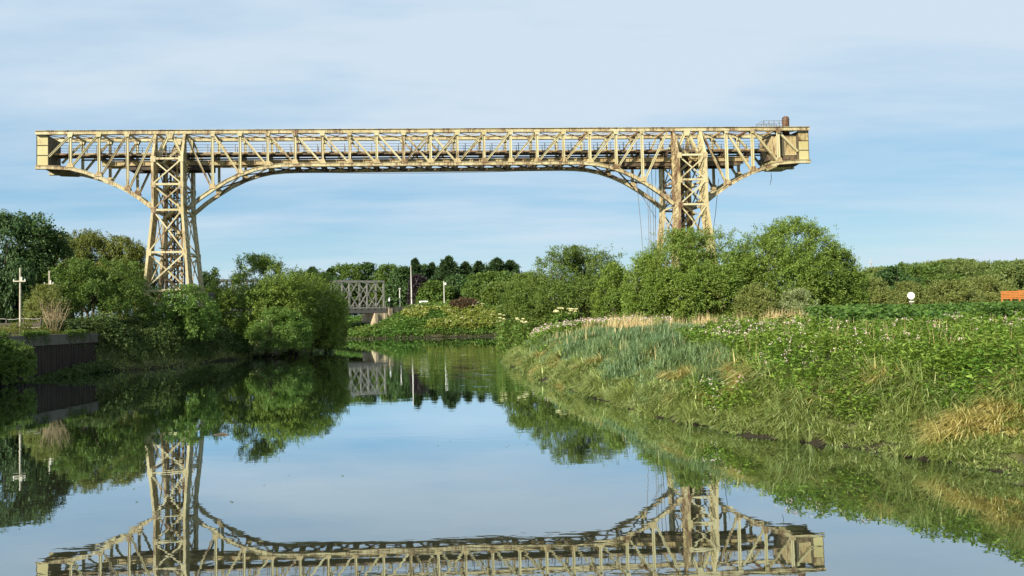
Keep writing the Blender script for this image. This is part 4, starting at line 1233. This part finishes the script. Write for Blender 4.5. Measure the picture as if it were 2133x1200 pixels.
def tower(ua, ub, mirror):
    def leg_u(z, side):
        base = ua if side < 0 else ub
        sp = 0.0 if z >= 19.3 else (19.3 - z) * 0.088
        return base + side * sp

    def leg_v(z, front):
        sp = 0.0 if z >= 19.3 else (19.3 - z) * 0.085
        return (-1.65 - sp) if front else (VF + 0.95 + sp)

    t = bpy.data.objects.new('tower', None); COL.objects.link(t); t.parent = root
    for z in LV[:-1]:
        mm = MB(); mm.bar(B((ua + ub) / 2, 1.0, z - 0.15), B((ua + ub) / 2, VF - 1.0, z - 0.15), 1.5, 0.1, side=EU)
        mm.build('landing', M['girder'], t)
    t['label'] = 'lattice tower standing behind the right bank willows' if mirror else 'lattice tower on the left bank'
    for front in (True, False):
        sg = -1 if front else 1
        v_in = 0.0 if front else VF
        for side in (-1, 1):
            q = MB()
            w = 0.34
            # the column: a plated box, its outer edge vertical then splaying, its inner edge rising to the top chord
            zs = [3.2, 9.0, 13.85, 19.3, 22.6, 25.9, ZT - 0.5]
            pts = []
            for z in zs:
                vo = leg_v(z, front) if z <= 25.9 else v_in + sg * 0.1
                vi = v_in - sg * 0.28 + (leg_v(min(z, 19.3), front) - leg_v(19.3, front)) * 0.8
                pts.append((leg_u(min(z, 25.9), side), vo, vi, z))
            for (u1, o1, i1, z1), (u2, o2, i2, z2) in zip(pts, pts[1:]):
                # outer flange, inner flange, web with lightening gaps
                q.bar(B(u1, o1, z1), B(u2, o2, z2), 0.31, 0.22, side=EU)
                q.bar(B(u1, i1, z1), B(u2, i2, z2), 0.31, 0.22, side=EU)
                q.hexa([B(u1 - 0.08, o1, z1), B(u1 + 0.08, o1, z1), B(u1 + 0.08, i1, z1), B(u1 - 0.08, i1, z1),
                        B(u2 - 0.08, o2, z2), B(u2 + 0.08, o2, z2), B(u2 + 0.08, i2, z2), B(u2 - 0.08, i2, z2)])
                nb = max(1, int((z2 - z1) / 0.9))
                for k in range(nb):
                    f0, f1 = k / nb, (k + 0.5) / nb
                    for (fa, fb, aa, bb) in ((f0, f1, 'o', 'i'), (f1, (k + 1) / nb, 'i', 'o')):
                        va = (o1 + (o2 - o1) * fa) if aa == 'o' else (i1 + (i2 - i1) * fa)
                        vb = (o1 + (o2 - o1) * fb) if bb == 'o' else (i1 + (i2 - i1) * fb)
                        for du in (-0.13, 0.13):
                            q.bar(B(u1 + (u2 - u1) * fa + du, va, z1 + (z2 - z1) * fa), B(u1 + (u2 - u1) * fb + du, vb, z1 + (z2 - z1) * fb), 0.05, 0.10, side=EU)
            lg = q.build('leg', M['paint_tower'], t)
            f = MB(); u_, v_ = leg_u(3.2, side), (leg_v(3.2, front) + pts[0][2]) / 2
            f.bar(B(u_, v_, 2.0), B(u_, v_, 3.5), 1.6, 2.6, side=EU)
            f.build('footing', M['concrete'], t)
            if front or True:
                for z in LV[:-1]:
                    q = MB()
                    u_, v_ = leg_u(z, side), leg_v(z, front) + sg * 0.13
                    q.bar(B(u_ - side * 0.1, v_, z - 0.42), B(u_ - side * 0.1, v_, z + 0.3), 0.62, 0.03, side=EU)
                    q.build('gusset_plate', M['paint_tower'], t)
        # face bracing
        for z in LV[:-1]:
            q = MB(); q.bar(B(leg_u(z, -1) + .2, leg_v(z, front), z), B(leg_u(z, 1) - .2, leg_v(z, front), z), 0.22, 0.26, side=EV)
            q.build('strut', M['paint'], t)
        for k, (z1, z2) in enumerate(zip(LV, LV[1:])):
            for a, b, o in ((-1, 1, 0.07), (1, -1, -0.07)):
                q = MB(); q.bar(B(leg_u(z1, a) - a * .2, leg_v(z1, front) + o, z1 - .25), B(leg_u(z2, b) - b * .2, leg_v(z2, front) + o, z2 + .2), 0.10, 0.17, side=EV)
                q.build('brace', M['paint'], t)
    # side bracing between the near and the far columns
    for side in (-1, 1):
        for z1, z2 in zip(LV, LV[1:]):
            sp = lambda z: 0.0 if z >= 19.3 else (19.3 - z) * 0.068
            for a, o in ((0, 0.08), (1, -0.08)):
                va = (0.2 - sp(z1)) if a == 0 else (VF - 0.2 + sp(z1)); vb = (VF - 0.2 + sp(z2)) if a == 0 else (0.2 - sp(z2))
                q = MB(); q.bar(B(leg_u(z1, side) + o, va, z1 - .2), B(leg_u(z2, side) + o, vb, z2 + .2), 0.10, 0.18, side=EU)
                q.build('brace', M['paint_tower'], t)
            q = MB(); q.bar(B(leg_u(z1, side), 0.1 - sp(z1), z1), B(leg_u(z1, side), VF - 0.1 + sp(z1), z1), 0.2, 0.26, side=EU)
            q.build('strut', M['paint_tower'], t)
    # inner columns and the zigzag stair
    for (fu, v) in ((0.28, 1.1), (0.66, 1.1), (0.28, VF - 1.0), (0.66, VF - 1.0)):
        q = MB(); uu = ua + (ub - ua) * fu
        q.bar(B(uu, v, 3.4), B(uu, v, 27.0), 0.24, 0.24, side=EU); q.build('inner_column', M['girder'], t)
    for v in (1.1, VF - 1.0):          # dark lacing of the lift shaft inside the tower
        z = 3.6; k = 0
        while z < 25.5:
            for a, b in ((0.28, 0.66), (0.66, 0.28)):
                q = MB(); q.bar(B(ua + (ub - ua) * a, v + 0.14 * (1 if a < b else -1), z), B(ua + (ub - ua) * b, v + 0.14 * (1 if a < b else -1), z + 1.9), 0.06, 0.13, side=EV); q.build('lacing', M['dark_steel'], t)
            q = MB(); q.bar(B(ua + (ub - ua) * .2, v, z), B(ua + (ub - ua) * .74, v, z), 0.12, 0.16, side=EV); q.build('shaft_tie', M['dark_steel'], t)
            z += 2.2
    for fu in (0.14, 0.47, 0.82):
        q = MB(); uu = ua + (ub - ua) * fu
        q.bar(B(uu, VF * 0.5, 3.4), B(uu, VF * 0.5, 26.2), 0.15, 0.15, side=EU); q.build('guide_rail', M['dark_steel'], t)
    q = MB(); z = 3.6; k = 0
    while z < 26:
        a, b = (ua + 0.75, ub - 0.9) if (k % 2 == 0) ^ mirror else (ub - 0.9, ua + 0.75)
        for v in (0.45, 1.0):
            q.bar(B(a, v, z), B(b, v, z + 1.75), 0.06, 0.30, side=EV)
        for j in range(8):
            f = (j + 0.5) / 8
            q.bar(B(a + (b - a) * f, 0.47, z + 1.75 * f), B(a + (b - a) * f, 0.98, z + 1.75 * f), 0.24, 0.04, side=EU)
        q.bar(B(b, 0.1, z + 1.75), B(b, 1.1, z + 1.75), 0.9, 0.08, side=EU)
        z += 1.85; k += 1
    q.build('stairway', M['paint_tower'], t)
    q = MB()
    for side, u in ((-1, ua + 0.5), (1, ub - 0.5)):
        for k in range(3): q.bar(B(u - side * k * 0.5, -0.7, 26.0), B(u - side * k * 0.5, -0.7, 27.05), 0.06, 0.06, side=EU)
    for z in (26.5, 27.0): q.bar(B(ua + 0.5, -0.7, z), B(ub - 0.5, -0.7, z), 0.05, 0.05, side=EV)
    q.build('landing_railing', M['rail'], t)
    return t


tower(15.2, 18.9, False)
tower(LEN - 18.9, LEN - 15.2, True)


def on_v(px, py, v):
    n = EV; d = ray(px, py)
    return CAM + d * (((P0 + n * v) - CAM) @ n) / (d @ n)


for (xa, ya, xb, yb, v) in ((1325, 368, 1343, 590, 1.5), (1346, 350, 1353, 590, 1.5), (1349, 350, 1358, 590, 2.5), (1357, 350, 1362, 590, 3.2), (1366, 350, 1361, 590, 3.6),
                            (1312, 372, 1366, 455, 4.0), (1497, 372, 1480, 520, 2.0), (1606, 358, 1604, 386, 1.6)):
    a, b = on_v(xa, ya, v), on_v(xb, yb, v)
    q = MB(); q.tube([a, a * 0.5 + b * 0.5 + EU * 0.12, b], [0.035, 0.035, 0.035], 5)
    q.build('hanging_cable', M['cable'], root)
q = MB(); q.tube([B(30, 2.5, 24.85), B(42, 2.5, 24.55), B(51, 2.5, 24.5), B(60, 2.5, 24.6), B(70, 2.5, 24.85)], [0.03] * 5, 5)
q.build('sagging_cable', M['cable'], root)

# ------------------------------------------------------------------ far girder bridge and its abutment
GA = at_y(801, 645, 212); GB = at_y(440, 652, 188)
gd = GB - GA; gd[2] = 0; gl = float(np.linalg.norm(gd)); gd /= gl
gn = np.array([gd[1], -gd[0], 0]);
if gn[1] < 0: gn = -gn
zd = float(at_y(798, 644, 212)[2]); ztop = float(at_y(798, 585, 212)[2])


def G(u, v, z):
    p = GA + gd * u + gn * v
    return np.array([p[0], p[1], z])


gr = empty('girder_bridge', G(gl / 2, 2.2, zd), 'grey steel panel bridge crossing behind the left bank willow', 'bridge')
npan = 9; pl = gl / npan; zm = (zd + 0.4 + ztop) / 2
for v, lab in ((0, 'near panel truss'), (4.4, 'far panel truss')):
    q = MB()
    q.bar(G(0, v, ztop - 0.2), G(gl, v, ztop - 0.2), 0.4, 0.45, side=gn)
    q.bar(G(0, v, zd + 0.4), G(gl, v, zd + 0.4), 0.3, 0.3, side=gn)
    t = q.build('panel_truss', M['grey_steel'], gr)
    for i in range(npan + 1):
        u = min(max(i * pl, 0.2), gl - 0.2)
        q = MB(); q.bar(G(u, v, zd + 0.55), G(u, v, ztop - 0.4), 0.42, 0.3, side=gd); q.build('post', M['grey_steel'], t)
        if 0 < i < npan:
            q = MB(); q.bar(G(u - 0.55, v - 0.17, zm), G(u + 0.55, v - 0.17, zm), 0.06, 1.1, side=gn); q.build('gusset_plate', M['grey_steel'], t)
    for i in range(npan):
        ua, ub = i * pl, (i + 1) * pl; um = (ua + ub) / 2
        for (u1, z1, u2, z2) in ((um, ztop - 0.45, ua + 0.25, zm + 0.1), (um, ztop - 0.45, ub - 0.25, zm + 0.1), (um, zd + 0.55, ua + 0.25, zm - 0.1), (um, zd + 0.55, ub - 0.25, zm - 0.1)):
            q = MB(); q.bar(G(u1, v, z1), G(u2, v, z2), 0.25, 0.2, side=np.cross(gn, (0, 0, 1.0))); q.build('diagonal', M['grey_steel'], t)
q = MB(); q.bar(G(-0.5, 2.2, zd - 0.45), G(gl, 2.2, zd - 0.45), 5.4, 1.1, side=gn); q.build('deck', M['grey_dark'], gr)
for v in (-0.65, 5.0):
    q = MB()
    for k in range(int(gl / 1.9)): q.bar(G(k * 1.9, v, zd + 0.1), G(k * 1.9, v, zd + 1.2), 0.12, 0.12, side=gd)
    for z in (zd + 0.55, zd + 1.05): q.bar(G(0, v, z), G(gl, v, z), 0.08, 0.08, side=gn)
    q.build('railing', M['grey_steel'], gr)
for i in range(npan + 1):
    q = MB(); q.bar(G(i * pl, 0.2, ztop - 0.1), G(i * pl, 4.2, ztop - 0.1), 0.25, 0.25, side=gd); q.build('roof_beam', M['grey_steel'], gr)

ar = empty('concrete_abutment', G(-1.5, 2.2, 2), 'stained pale concrete abutment under the right end of the girder bridge', 'abutment')
q = MB(); q.hexa([G(4.2, -1.2, 1.0), G(-6.5, -1.2, 1.0), G(-6.5, 6.5, 1.0), G(4.2, 6.5, 1.0), G(3.4, -1.0, zd - 1.05), G(-6.5, -1.0, zd - 1.05), G(-6.5, 6.5, zd - 1.05), G(3.4, 6.5, zd - 1.05)])
q.build('pier', M['abutment'], ar)
q = MB()
for u in (3.2, 0.4, -1.2): q.bar(G(u, -1.32, 1.5), G(u, -1.16, zd - 1.1), 0.8, 0.5, side=gd)
q.build('buttress', M['abutment'], ar)
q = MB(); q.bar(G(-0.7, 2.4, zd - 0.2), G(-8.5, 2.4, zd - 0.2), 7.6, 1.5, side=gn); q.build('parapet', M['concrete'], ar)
q = MB(); q.bar(G(-0.55, -1.3, zd - 0.9), G(-1.6, -1.3, zd - 0.9), 0.5, 2.0, side=gn); q.build('pillar', M['abutment'], ar)


# ------------------------------------------------------------------ posts, masts, sign, van
def ground_at(px, Y):
    p = at_y(px, 660, Y)
    return p[0], max(0.2, float(height(np.array([p[0]]), np.array([float(Y)]))[0]))


x, gz = ground_at(858, 226)
zt = at_y(857.5, 553, 226)[2]
rt = empty('tall_mast', (x, 226, gz), 'tall thin pale mast standing in front of the far conifers', 'mast')
q = MB(); q.tube([(x, 226, gz - 0.3), (x, 226, gz + 5), (x - 0.05, 226, zt)], [0.22, 0.18, 0.09], 8); q.build('pole', M['pole'], rt)
q = MB(); q.tube([(x, 226, gz - 0.2), (x, 226, gz + 0.9)], [0.34, 0.30], 8); q.build('base_sleeve', M['grey_steel'], rt)

x, gz = ground_at(833.5, 222)
zt = at_y(833, 600, 222)[2]
rt = empty('street_lamp', (x, 222, gz), 'short lamp post with small lantern left of the tall mast', 'lamp post')
q = MB(); q.tube([(x, 222, gz - 0.3), (x, 222, zt - 0.4)], [0.18, 0.14], 8); q.build('pole', M['pole'], rt)
q = MB(); q.hexa([(x - .22, 221.8, zt - .45), (x + .22, 221.8, zt - .45), (x + .22, 222.2, zt - .45), (x - .22, 222.2, zt - .45), (x - .34, 221.65, zt), (x + .34, 221.65, zt), (x + .34, 222.35, zt), (x - .34, 222.35, zt)]); q.build('lantern', M['pole'], rt)

x, gz = ground_at(926, 222)
zt = at_y(925.5, 586, 222)[2]
rt = empty('white_post', (x, 222, gz), 'white post with small side box on the crest of the far embankment', 'post')
q = MB(); q.tube([(x, 222, gz - 0.3), (x, 222, zt)], [0.15, 0.12], 8); q.build('pole', M['pole'], rt)
q = MB(); q.box((x + 0.2, 221.8, zt - 1.0), (x + 0.6, 222.2, zt - 0.4)); q.build('box', M['white'], rt)

x, gz = ground_at(811.5, 216)
zt = at_y(811.5, 619, 216)[2]
rt = empty('marker_sign', (x, 216, zt - 3), 'narrow white upright marker sign at the end of the girder bridge', 'sign')
q = MB(); q.tube([(x, 216.08, zt - 3.2), (x, 216.08, zt)], [0.08, 0.08], 6); q.build('pole', M['grey_steel'], rt)
q = MB(); q.box((x - 0.2, 215.92, zt - 1.25), (x + 0.2, 216.0, zt)); q.build('board', M['white'], rt)

# white van half hidden behind the embankment crest
x, gz = ground_at(884, 224)
zv = at_y(884, 627, 224)[2]
rt = empty('white_van', (x, 224, zv - 2.3), 'white van roof showing above the far embankment crest', 'van')
q = MB()
z0 = zv - 2.3
q.prism([(x - 1.4, 223, z0 + 0.35), (x + 1.5, 223, z0 + 0.35), (x + 1.5, 223, z0 + 1.2), (x + 1.15, 223, z0 + 2.1), (x + 0.9, 223, z0 + 2.3), (x - 1.3, 223, z0 + 2.3), (x - 1.42, 223, z0 + 2.1)], (0, 1.9, 0))
q.build('body', M['white'], rt)
q = MB(); q.prism([(x + 0.35, 222.97, z0 + 1.25), (x + 1.4, 222.97, z0 + 1.25), (x + 1.1, 222.97, z0 + 1.95), (x + 0.35, 222.97, z0 + 1.95)], (0, 0.03, 0)); q.build('window', M['glass'], rt)
for wxx in (x - 0.9, x + 1.0):
    q = MB(); q.tube([(wxx, 222.95, z0 + 0.35), (wxx, 223.2, z0 + 0.35)], [0.35, 0.35], 16); q.build('wheel', M['dark'], rt)

# round white sign among the right hand thicket
Yr = 82.0
c = at_y(1898, 616, Yr)
gz = float(height(np.array([c[0]]), np.array([Yr]))[0])
rt = empty('round_sign', (c[0], Yr, gz), 'round white disc sign rising above the knotweed', 'sign')
q = MB(); q.tube([(c[0], Yr, c[2]), (c[0], Yr + 0.04, c[2])], [0.37, 0.37], 28)
q.build('disc', M['white'], rt)
q = MB(); q.tube([(c[0], Yr + 0.09, gz - 0.2), (c[0], Yr + 0.09, c[2] + 0.3)], [0.05, 0.05], 8); q.build('pole', M['grey_steel'], rt)
q = MB(); q.box((c[0] - .2, Yr + 0.045, c[2] - 0.66), (c[0] + .3, Yr + 0.08, c[2] - 0.58)); q.build('cross_bar', M['white'], rt)

# orange pallets
PG = 'orange pallets behind the knotweed'
for px, top, ww, Y, lab in ((2106, 606, 40, 118, 'orange wooden pallet leaning upright behind the knotweed, further from the picture edge'), (2140, 604, 34, 117, 'orange wooden pallet cut by the right picture edge')):
    c = at_y(px, top, Y); zb2 = at_y(px, 623, Y)[2]; w = ww * Y / F_PX / 2
    gz = float(height(np.array([c[0]]), np.array([float(Y)]))[0])
    rt = empty('pallet', (c[0], Y, gz), lab, 'pallet', PG)
    for k in range(5):
        z = zb2 + (c[2] - zb2) * (k + 0.5) / 5
        q = MB(); q.box((c[0] - w, Y, z - 0.10), (c[0] + w, Y + 0.03, z + 0.10)); q.build('board', M['orange'], rt)
    for f in (-0.93, 0, 0.93):
        q = MB(); q.box((c[0] + f * w - 0.09, Y + 0.032, gz - 0.1), (c[0] + f * w + 0.09, Y + 0.15, c[2])); q.build('bearer', M['orange'], rt)

# far electricity pylon
Yp = 900.0
c = at_y(1814, 541, Yp); zb2 = 3.0; Hp = c[2] - zb2
rt = empty('electricity_pylon', (c[0], Yp, zb2), 'faint far electricity pylon right of the tallest willow', 'pylon')
q = MB()
hw = lambda t: 4.6 * (1 - t) ** 1.4 + 0.5
lv = [0, .2, .38, .54, .68, .8, .9, 1.0]
for sx in (-1, 1):
    for sy in (-1, 1):
        for a, b in zip(lv, lv[1:]):
            q.bar((c[0] + sx * hw(a), Yp + sy * hw(a), zb2 + Hp * a), (c[0] + sx * hw(b), Yp + sy * hw(b), zb2 + Hp * b), 0.35, 0.35)
            q.bar((c[0] + sx * hw(a), Yp + sy * hw(a), zb2 + Hp * a), (c[0] - sx * hw(b), Yp + sy * hw(b), zb2 + Hp * b), 0.2, 0.2)
q.build('lattice_mast', M['pylon'], rt)
for t, w in ((0.7, 6.5), (0.82, 7.5), (0.93, 5.5)):
    q = MB(); q.bar((c[0] - w, Yp, zb2 + Hp * t), (c[0] + w, Yp, zb2 + Hp * t), 0.5, 0.5); q.build('cross_arm', M['pylon'], rt)

# ------------------------------------------------------------------ left bank: retaining wall, poles, fence
wl = [(x_ + SH * y_, y_) for x_, y_ in ((-43.1, 83.0), (-42.85, 70.0), (-42.7, 58.0), (-44.5, 40.0), (-44.5, 25.0))]
WO = (-43 + SH * 68, 68.0, 0.0)
rt = empty('retaining_wall', WO, 'dark corrugated sheet pile river wall with a grey concrete capping beam', 'retaining wall')
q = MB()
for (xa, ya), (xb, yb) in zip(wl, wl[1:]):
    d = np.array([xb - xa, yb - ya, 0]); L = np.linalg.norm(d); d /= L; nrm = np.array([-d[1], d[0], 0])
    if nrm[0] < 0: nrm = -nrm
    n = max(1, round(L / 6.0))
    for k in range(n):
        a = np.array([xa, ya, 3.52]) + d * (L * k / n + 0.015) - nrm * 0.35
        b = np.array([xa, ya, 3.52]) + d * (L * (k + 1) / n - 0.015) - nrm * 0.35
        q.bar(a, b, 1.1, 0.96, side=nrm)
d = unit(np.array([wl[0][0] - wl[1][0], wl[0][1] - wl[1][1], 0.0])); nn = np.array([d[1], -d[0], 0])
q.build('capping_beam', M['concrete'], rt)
V = []; Fq = []
for (xa, ya), (xb, yb) in zip(wl, wl[1:]):
    d = np.array([xb - xa, yb - ya, 0]); L = np.linalg.norm(d); d /= L; nrm = np.array([-d[1], d[0], 0])
    if nrm[0] < 0: nrm = -nrm
    pr = []
    t = 0.0
    while t < L:
        for dt, off in ((0.0, -0.08), (0.18, -0.08), (0.25, 0.10), (0.43, 0.10)):
            if t + dt < L: pr.append((t + dt, off))
        t += 0.5
    pr.append((L, -0.08))
    b0 = len(V)
    for t, off in pr:
        p = np.array([xa, ya, 0]) + d * t + nrm * off
        V.append((p[0], p[1], -1.9)); V.append((p[0], p[1], 3.05))
    for k in range(len(pr) - 1):
        i = b0 + 2 * k
        Fq.append((i, i + 2, i + 3, i + 1))
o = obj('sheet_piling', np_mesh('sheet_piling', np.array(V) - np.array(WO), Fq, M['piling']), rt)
q = MB()
xa, ya = wl[0]
q.bar((xa + 0.1, ya, 1.5), (xa - 7.0, ya + 1.2, 1.5), 0.4, 4.6, side=(0, 1, 0))
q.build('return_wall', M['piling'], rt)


def pole(px, top, base, Y, lab, arm_y, arm_w):
    p = at_y(px, base, Y); gz = float(height(np.array([p[0]]), np.array([float(Y)]))[0])
    zt = at_y(px, top, Y)[2]
    rt = empty('utility_pole', (p[0], Y, gz), lab, 'pole')
    q = MB(); q.tube([(p[0], Y, gz - 0.3), (p[0], Y, zt)], [0.10, 0.075], 10); q.build('pole', M['wood_pole'], rt)
    za = at_y(px, arm_y, Y)[2]
    q = MB(); q.box((p[0] - arm_w, Y - 0.18, za - 0.05), (p[0] + arm_w, Y - 0.11, za + 0.05)); q.build('cross_arm', M['wood_pole'], rt)
    for f in (-0.9, 0.9):
        q = MB(); q.tube([(p[0] + f * arm_w, Y - 0.145, za + 0.05), (p[0] + f * arm_w, Y - 0.145, za + 0.2)], [0.05, 0.03], 8); q.build('insulator', M['white'], rt)
    q = MB(); q.box((p[0] + 0.09, Y - 0.12, za + 0.02), (p[0] + 0.22, Y + 0.05, za + 0.4)); q.build('box', M['pole'], rt)


pole(42, 558, 680, 74, 'pale wooden pole with one crossarm in front of the tallest left bank tree', 586, 0.58)
pole(103, 564, 680, 84, 'second paler pole half hidden behind the bushes on the left wall', 592, 0.5)


def board_fence():
    rt_ = at_y(35, 690, 78)
    gz = 4.05
    rt = empty('board_fence', (rt_[0], 78, gz), 'dark brown board fence topped with a pale rail behind the left wall', 'fence')
    q = MB(); x0, x1 = at_y(-60, 690, 78)[0], at_y(84, 690, 78)[0]
    x = x0
    while x < x1:
        q.box((x, 78, gz - 0.2), (x + 0.17, 78.04, gz + 1.12 + 0.02 * math.sin(x * 9))); x += 0.185
    q.build('boards', M['fence'], rt)
    q = MB(); q.box((x0, 77.93, gz + 0.60), (x1, 77.995, gz + 0.67)); q.build('rail', M['wood_pole'], rt)
    for k in range(5):
        q = MB(); xx = x0 + (x1 - x0) * k / 4
        q.box((xx - 0.06, 78.045, gz - 0.2), (xx + 0.06, 78.16, gz + 1.55)); q.build('post', M['fence'], rt)
    q = MB()
    pts = [(x0 + (x1 - x0) * t, 78.1, gz + 1.5 + 0.05 * math.sin(t * 19)) for t in np.linspace(0, 1, 14)]
    q.tube(pts, [0.02] * 14, 5); q.build('wire', M['pole'], rt)


board_fence()

# ruined rubble wall with a pale ball beside the tower foot
c = at_y(304, 668, 97)
gz = float(height(np.array([c[0]]), np.array([97.0]))[0])
rt = empty('rubble_wall', (c[0], 97, gz), 'grey rubble wall stub with a pale ledge between tower and bright bush', 'wall')
q = MB(); r = RS(3)
for k in range(26):
    bx = c[0] + r.uniform(-1.1, 1.3); bz = gz + r.uniform(0, 2.3); w = r.uniform(0.2, 0.45); h = r.uniform(0.15, 0.3)
    q.box((bx - w, 96.9 - r.uniform(0, .2), bz), (bx + w, 97.5, bz + h))
q.build('stones', M['brickwall'], rt)
q = MB(); q.box((c[0] - 0.6, 96.4, gz + 0.35), (c[0] + 1.8, 97.0, gz + 0.62)); q.build('ledge', M['abutment'], rt)
b = at_y(299, 661, 96.2)
q = MB(); n = 10
q.tube([(b[0], 96.2, b[2] - .34), (b[0], 96.2, b[2] - .26), (b[0], 96.2, b[2]), (b[0], 96.2, b[2] + .26), (b[0], 96.2, b[2] + .34)], [0.08, 0.24, 0.36, 0.24, 0.08], 14)
o = q.build('white_ball', M['white'], origin=(0, 0, 0)); tag(o, 'white ball shaped float lying against the rubble wall on the left bank', 'float')

# dark steel post by the left willow
x, gz = ground_at(440, 103)
zt = at_y(440, 612, 103)[2]
rt = empty('mooring_post', (x, 103, gz), 'dark square post between the bright bush and the big left willow', 'post')
q = MB(); q.box((x - .38, 102.7, gz - .3), (x + .38, 103.3, zt)); q.build('pole', M['grey_dark'], rt)
q = MB(); q.box((x - .45, 102.63, zt), (x + .45, 103.37, zt + .12)); q.build('cap', M['grey_steel'], rt)

# driftwood on the water
c = at_z(462, 906, 0)
q = MB(); q.tube([c + np.array([-0.35, 0, 0.0]), c + np.array([0, 0.1, 0.04]), c + np.array([0.32, -0.05, 0.02])], [0.03, 0.05, 0.02], 7)
q.tube([c + np.array([0.0, 0.1, 0.04]), c + np.array([0.12, 0.2, 0.16])], [0.025, 0.012], 6)
o = q.build('driftwood', M['bark'], origin=(0, 0, 0)); tag(o, 'small dark piece of driftwood floating below the left tower reflection', 'driftwood')

# ------------------------------------------------------------------ light, sky, camera
SUN_EL, SUN_DIR = math.radians(27.5), np.array([-0.70, -0.714])
S = np.array([SUN_DIR[0] * math.cos(SUN_EL), SUN_DIR[1] * math.cos(SUN_EL), math.sin(SUN_EL)])
ld = bpy.data.lights.new('sun', 'SUN'); ld.energy = 5.0; ld.angle = math.radians(0.5); ld.color = (1.0, 0.92, 0.77)
so = bpy.data.objects.new('sun', ld); COL.objects.link(so)
from mathutils import Vector, Matrix
so.rotation_euler = Vector(S).to_track_quat('Z', 'Y').to_euler()
so.location = (-60, -60, 60)

w = bpy.data.worlds.new('World'); sc.world = w; w.use_nodes = True
nt = w.node_tree; nt.nodes.clear()
out = nt.nodes.new('ShaderNodeOutputWorld')
bg = nt.nodes.new('ShaderNodeBackground'); bg.inputs['Strength'].default_value = 0.088
sky = nt.nodes.new('ShaderNodeTexSky'); sky.sky_type = 'NISHITA'; sky.sun_disc = False
sky.sun_elevation = SUN_EL; sky.sun_rotation = math.atan2(SUN_DIR[0], SUN_DIR[1])
sky.air_density = 1.0; sky.dust_density = 1.2; sky.ozone_density = 1.0
# thin streaks of high cloud, laid out on a plane far overhead
tc = nt.nodes.new('ShaderNodeTexCoord')
sx = nt.nodes.new('ShaderNodeSeparateXYZ'); nt.links.new(tc.outputs['Generated'], sx.inputs[0])
dz = math_n(nt, 'ADD', math_n(nt, 'MAXIMUM', sx.outputs['Z'], 0.0), 0.09)
cx = math_n(nt, 'DIVIDE', sx.outputs['X'], dz); cy = math_n(nt, 'DIVIDE', sx.outputs['Y'], dz)
cb = nt.nodes.new('ShaderNodeCombineXYZ'); nt.links.new(cx, cb.inputs[0]); nt.links.new(cy, cb.inputs[1])
c1 = noise(nt, 0.55, 6, 0.55, vec=cb.outputs[0], sc3=(0.55, 1.0, 1))
c2 = noise(nt, 1.7, 6, 0.6, vec=cb.outputs[0], sc3=(0.35, 1.2, 1))
cs = math_n(nt, 'ADD', math_n(nt, 'MULTIPLY', c1, 0.78), math_n(nt, 'MULTIPLY', c2, 0.22))
hi = ramp(nt, sx.outputs['Z'], [(0.0, (0.0, 0.0, 0.0)), (0.10, (0.025, 0.025, 0.025)), (0.20, (0.08, 0.08, 0.08)), (0.34, (0.17, 0.17, 0.17))])
cs = math_n(nt, 'ADD', cs, hi)
cf = ramp(nt, cs, [(0.46, (0, 0, 0)), (0.66, (1, 1, 1))])
cf = math_n(nt, 'MULTIPLY', cf, 0.95)
clear = ramp(nt, sx.outputs['Z'], [(0.0, (0.314, 0.43, 0.475)), (0.05, (0.265, 0.405, 0.47)), (0.13, (0.175, 0.32, 0.445)), (0.6, (0.12, 0.25, 0.42))])
sc10 = nt.nodes.new('ShaderNodeVectorMath'); sc10.operation = 'SCALE'; sc10.inputs['Scale'].default_value = 10.0
nt.links.new(clear, sc10.inputs[0])
base = mixc(nt, 0.84, sky.outputs[0], sc10.outputs[0])
col = mixc(nt, cf, base, (3.75, 4.45, 5.1))
nt.links.new(col, bg.inputs['Color']); nt.links.new(bg.outputs[0], out.inputs[0])

cd = bpy.data.cameras.new('camera'); co = bpy.data.objects.new('camera', cd); COL.objects.link(co)
cd.sensor_width = 36; cd.lens = F_PX / 2133 * 36; cd.shift_x = (1066.5 - CX) / 2133; cd.clip_start = 0.1; cd.clip_end = 8000
mw = Matrix(((RT[0], UP[0], -FW[0], CAM[0]), (RT[1], UP[1], -FW[1], CAM[1]), (RT[2], UP[2], -FW[2], CAM[2]), (0, 0, 0, 1)))
co.matrix_world = mw
sc.camera = co
sc.view_settings.view_transform = 'Standard'; sc.view_settings.look = 'None'
sc.view_settings.exposure = 1.0; sc.view_settings.gamma = 1.0
sc.cycles.max_bounces = 6; sc.cycles.diffuse_bounces = 3; sc.cycles.glossy_bounces = 3; sc.cycles.transmission_bounces = 4
sc.cycles.use_denoising = True
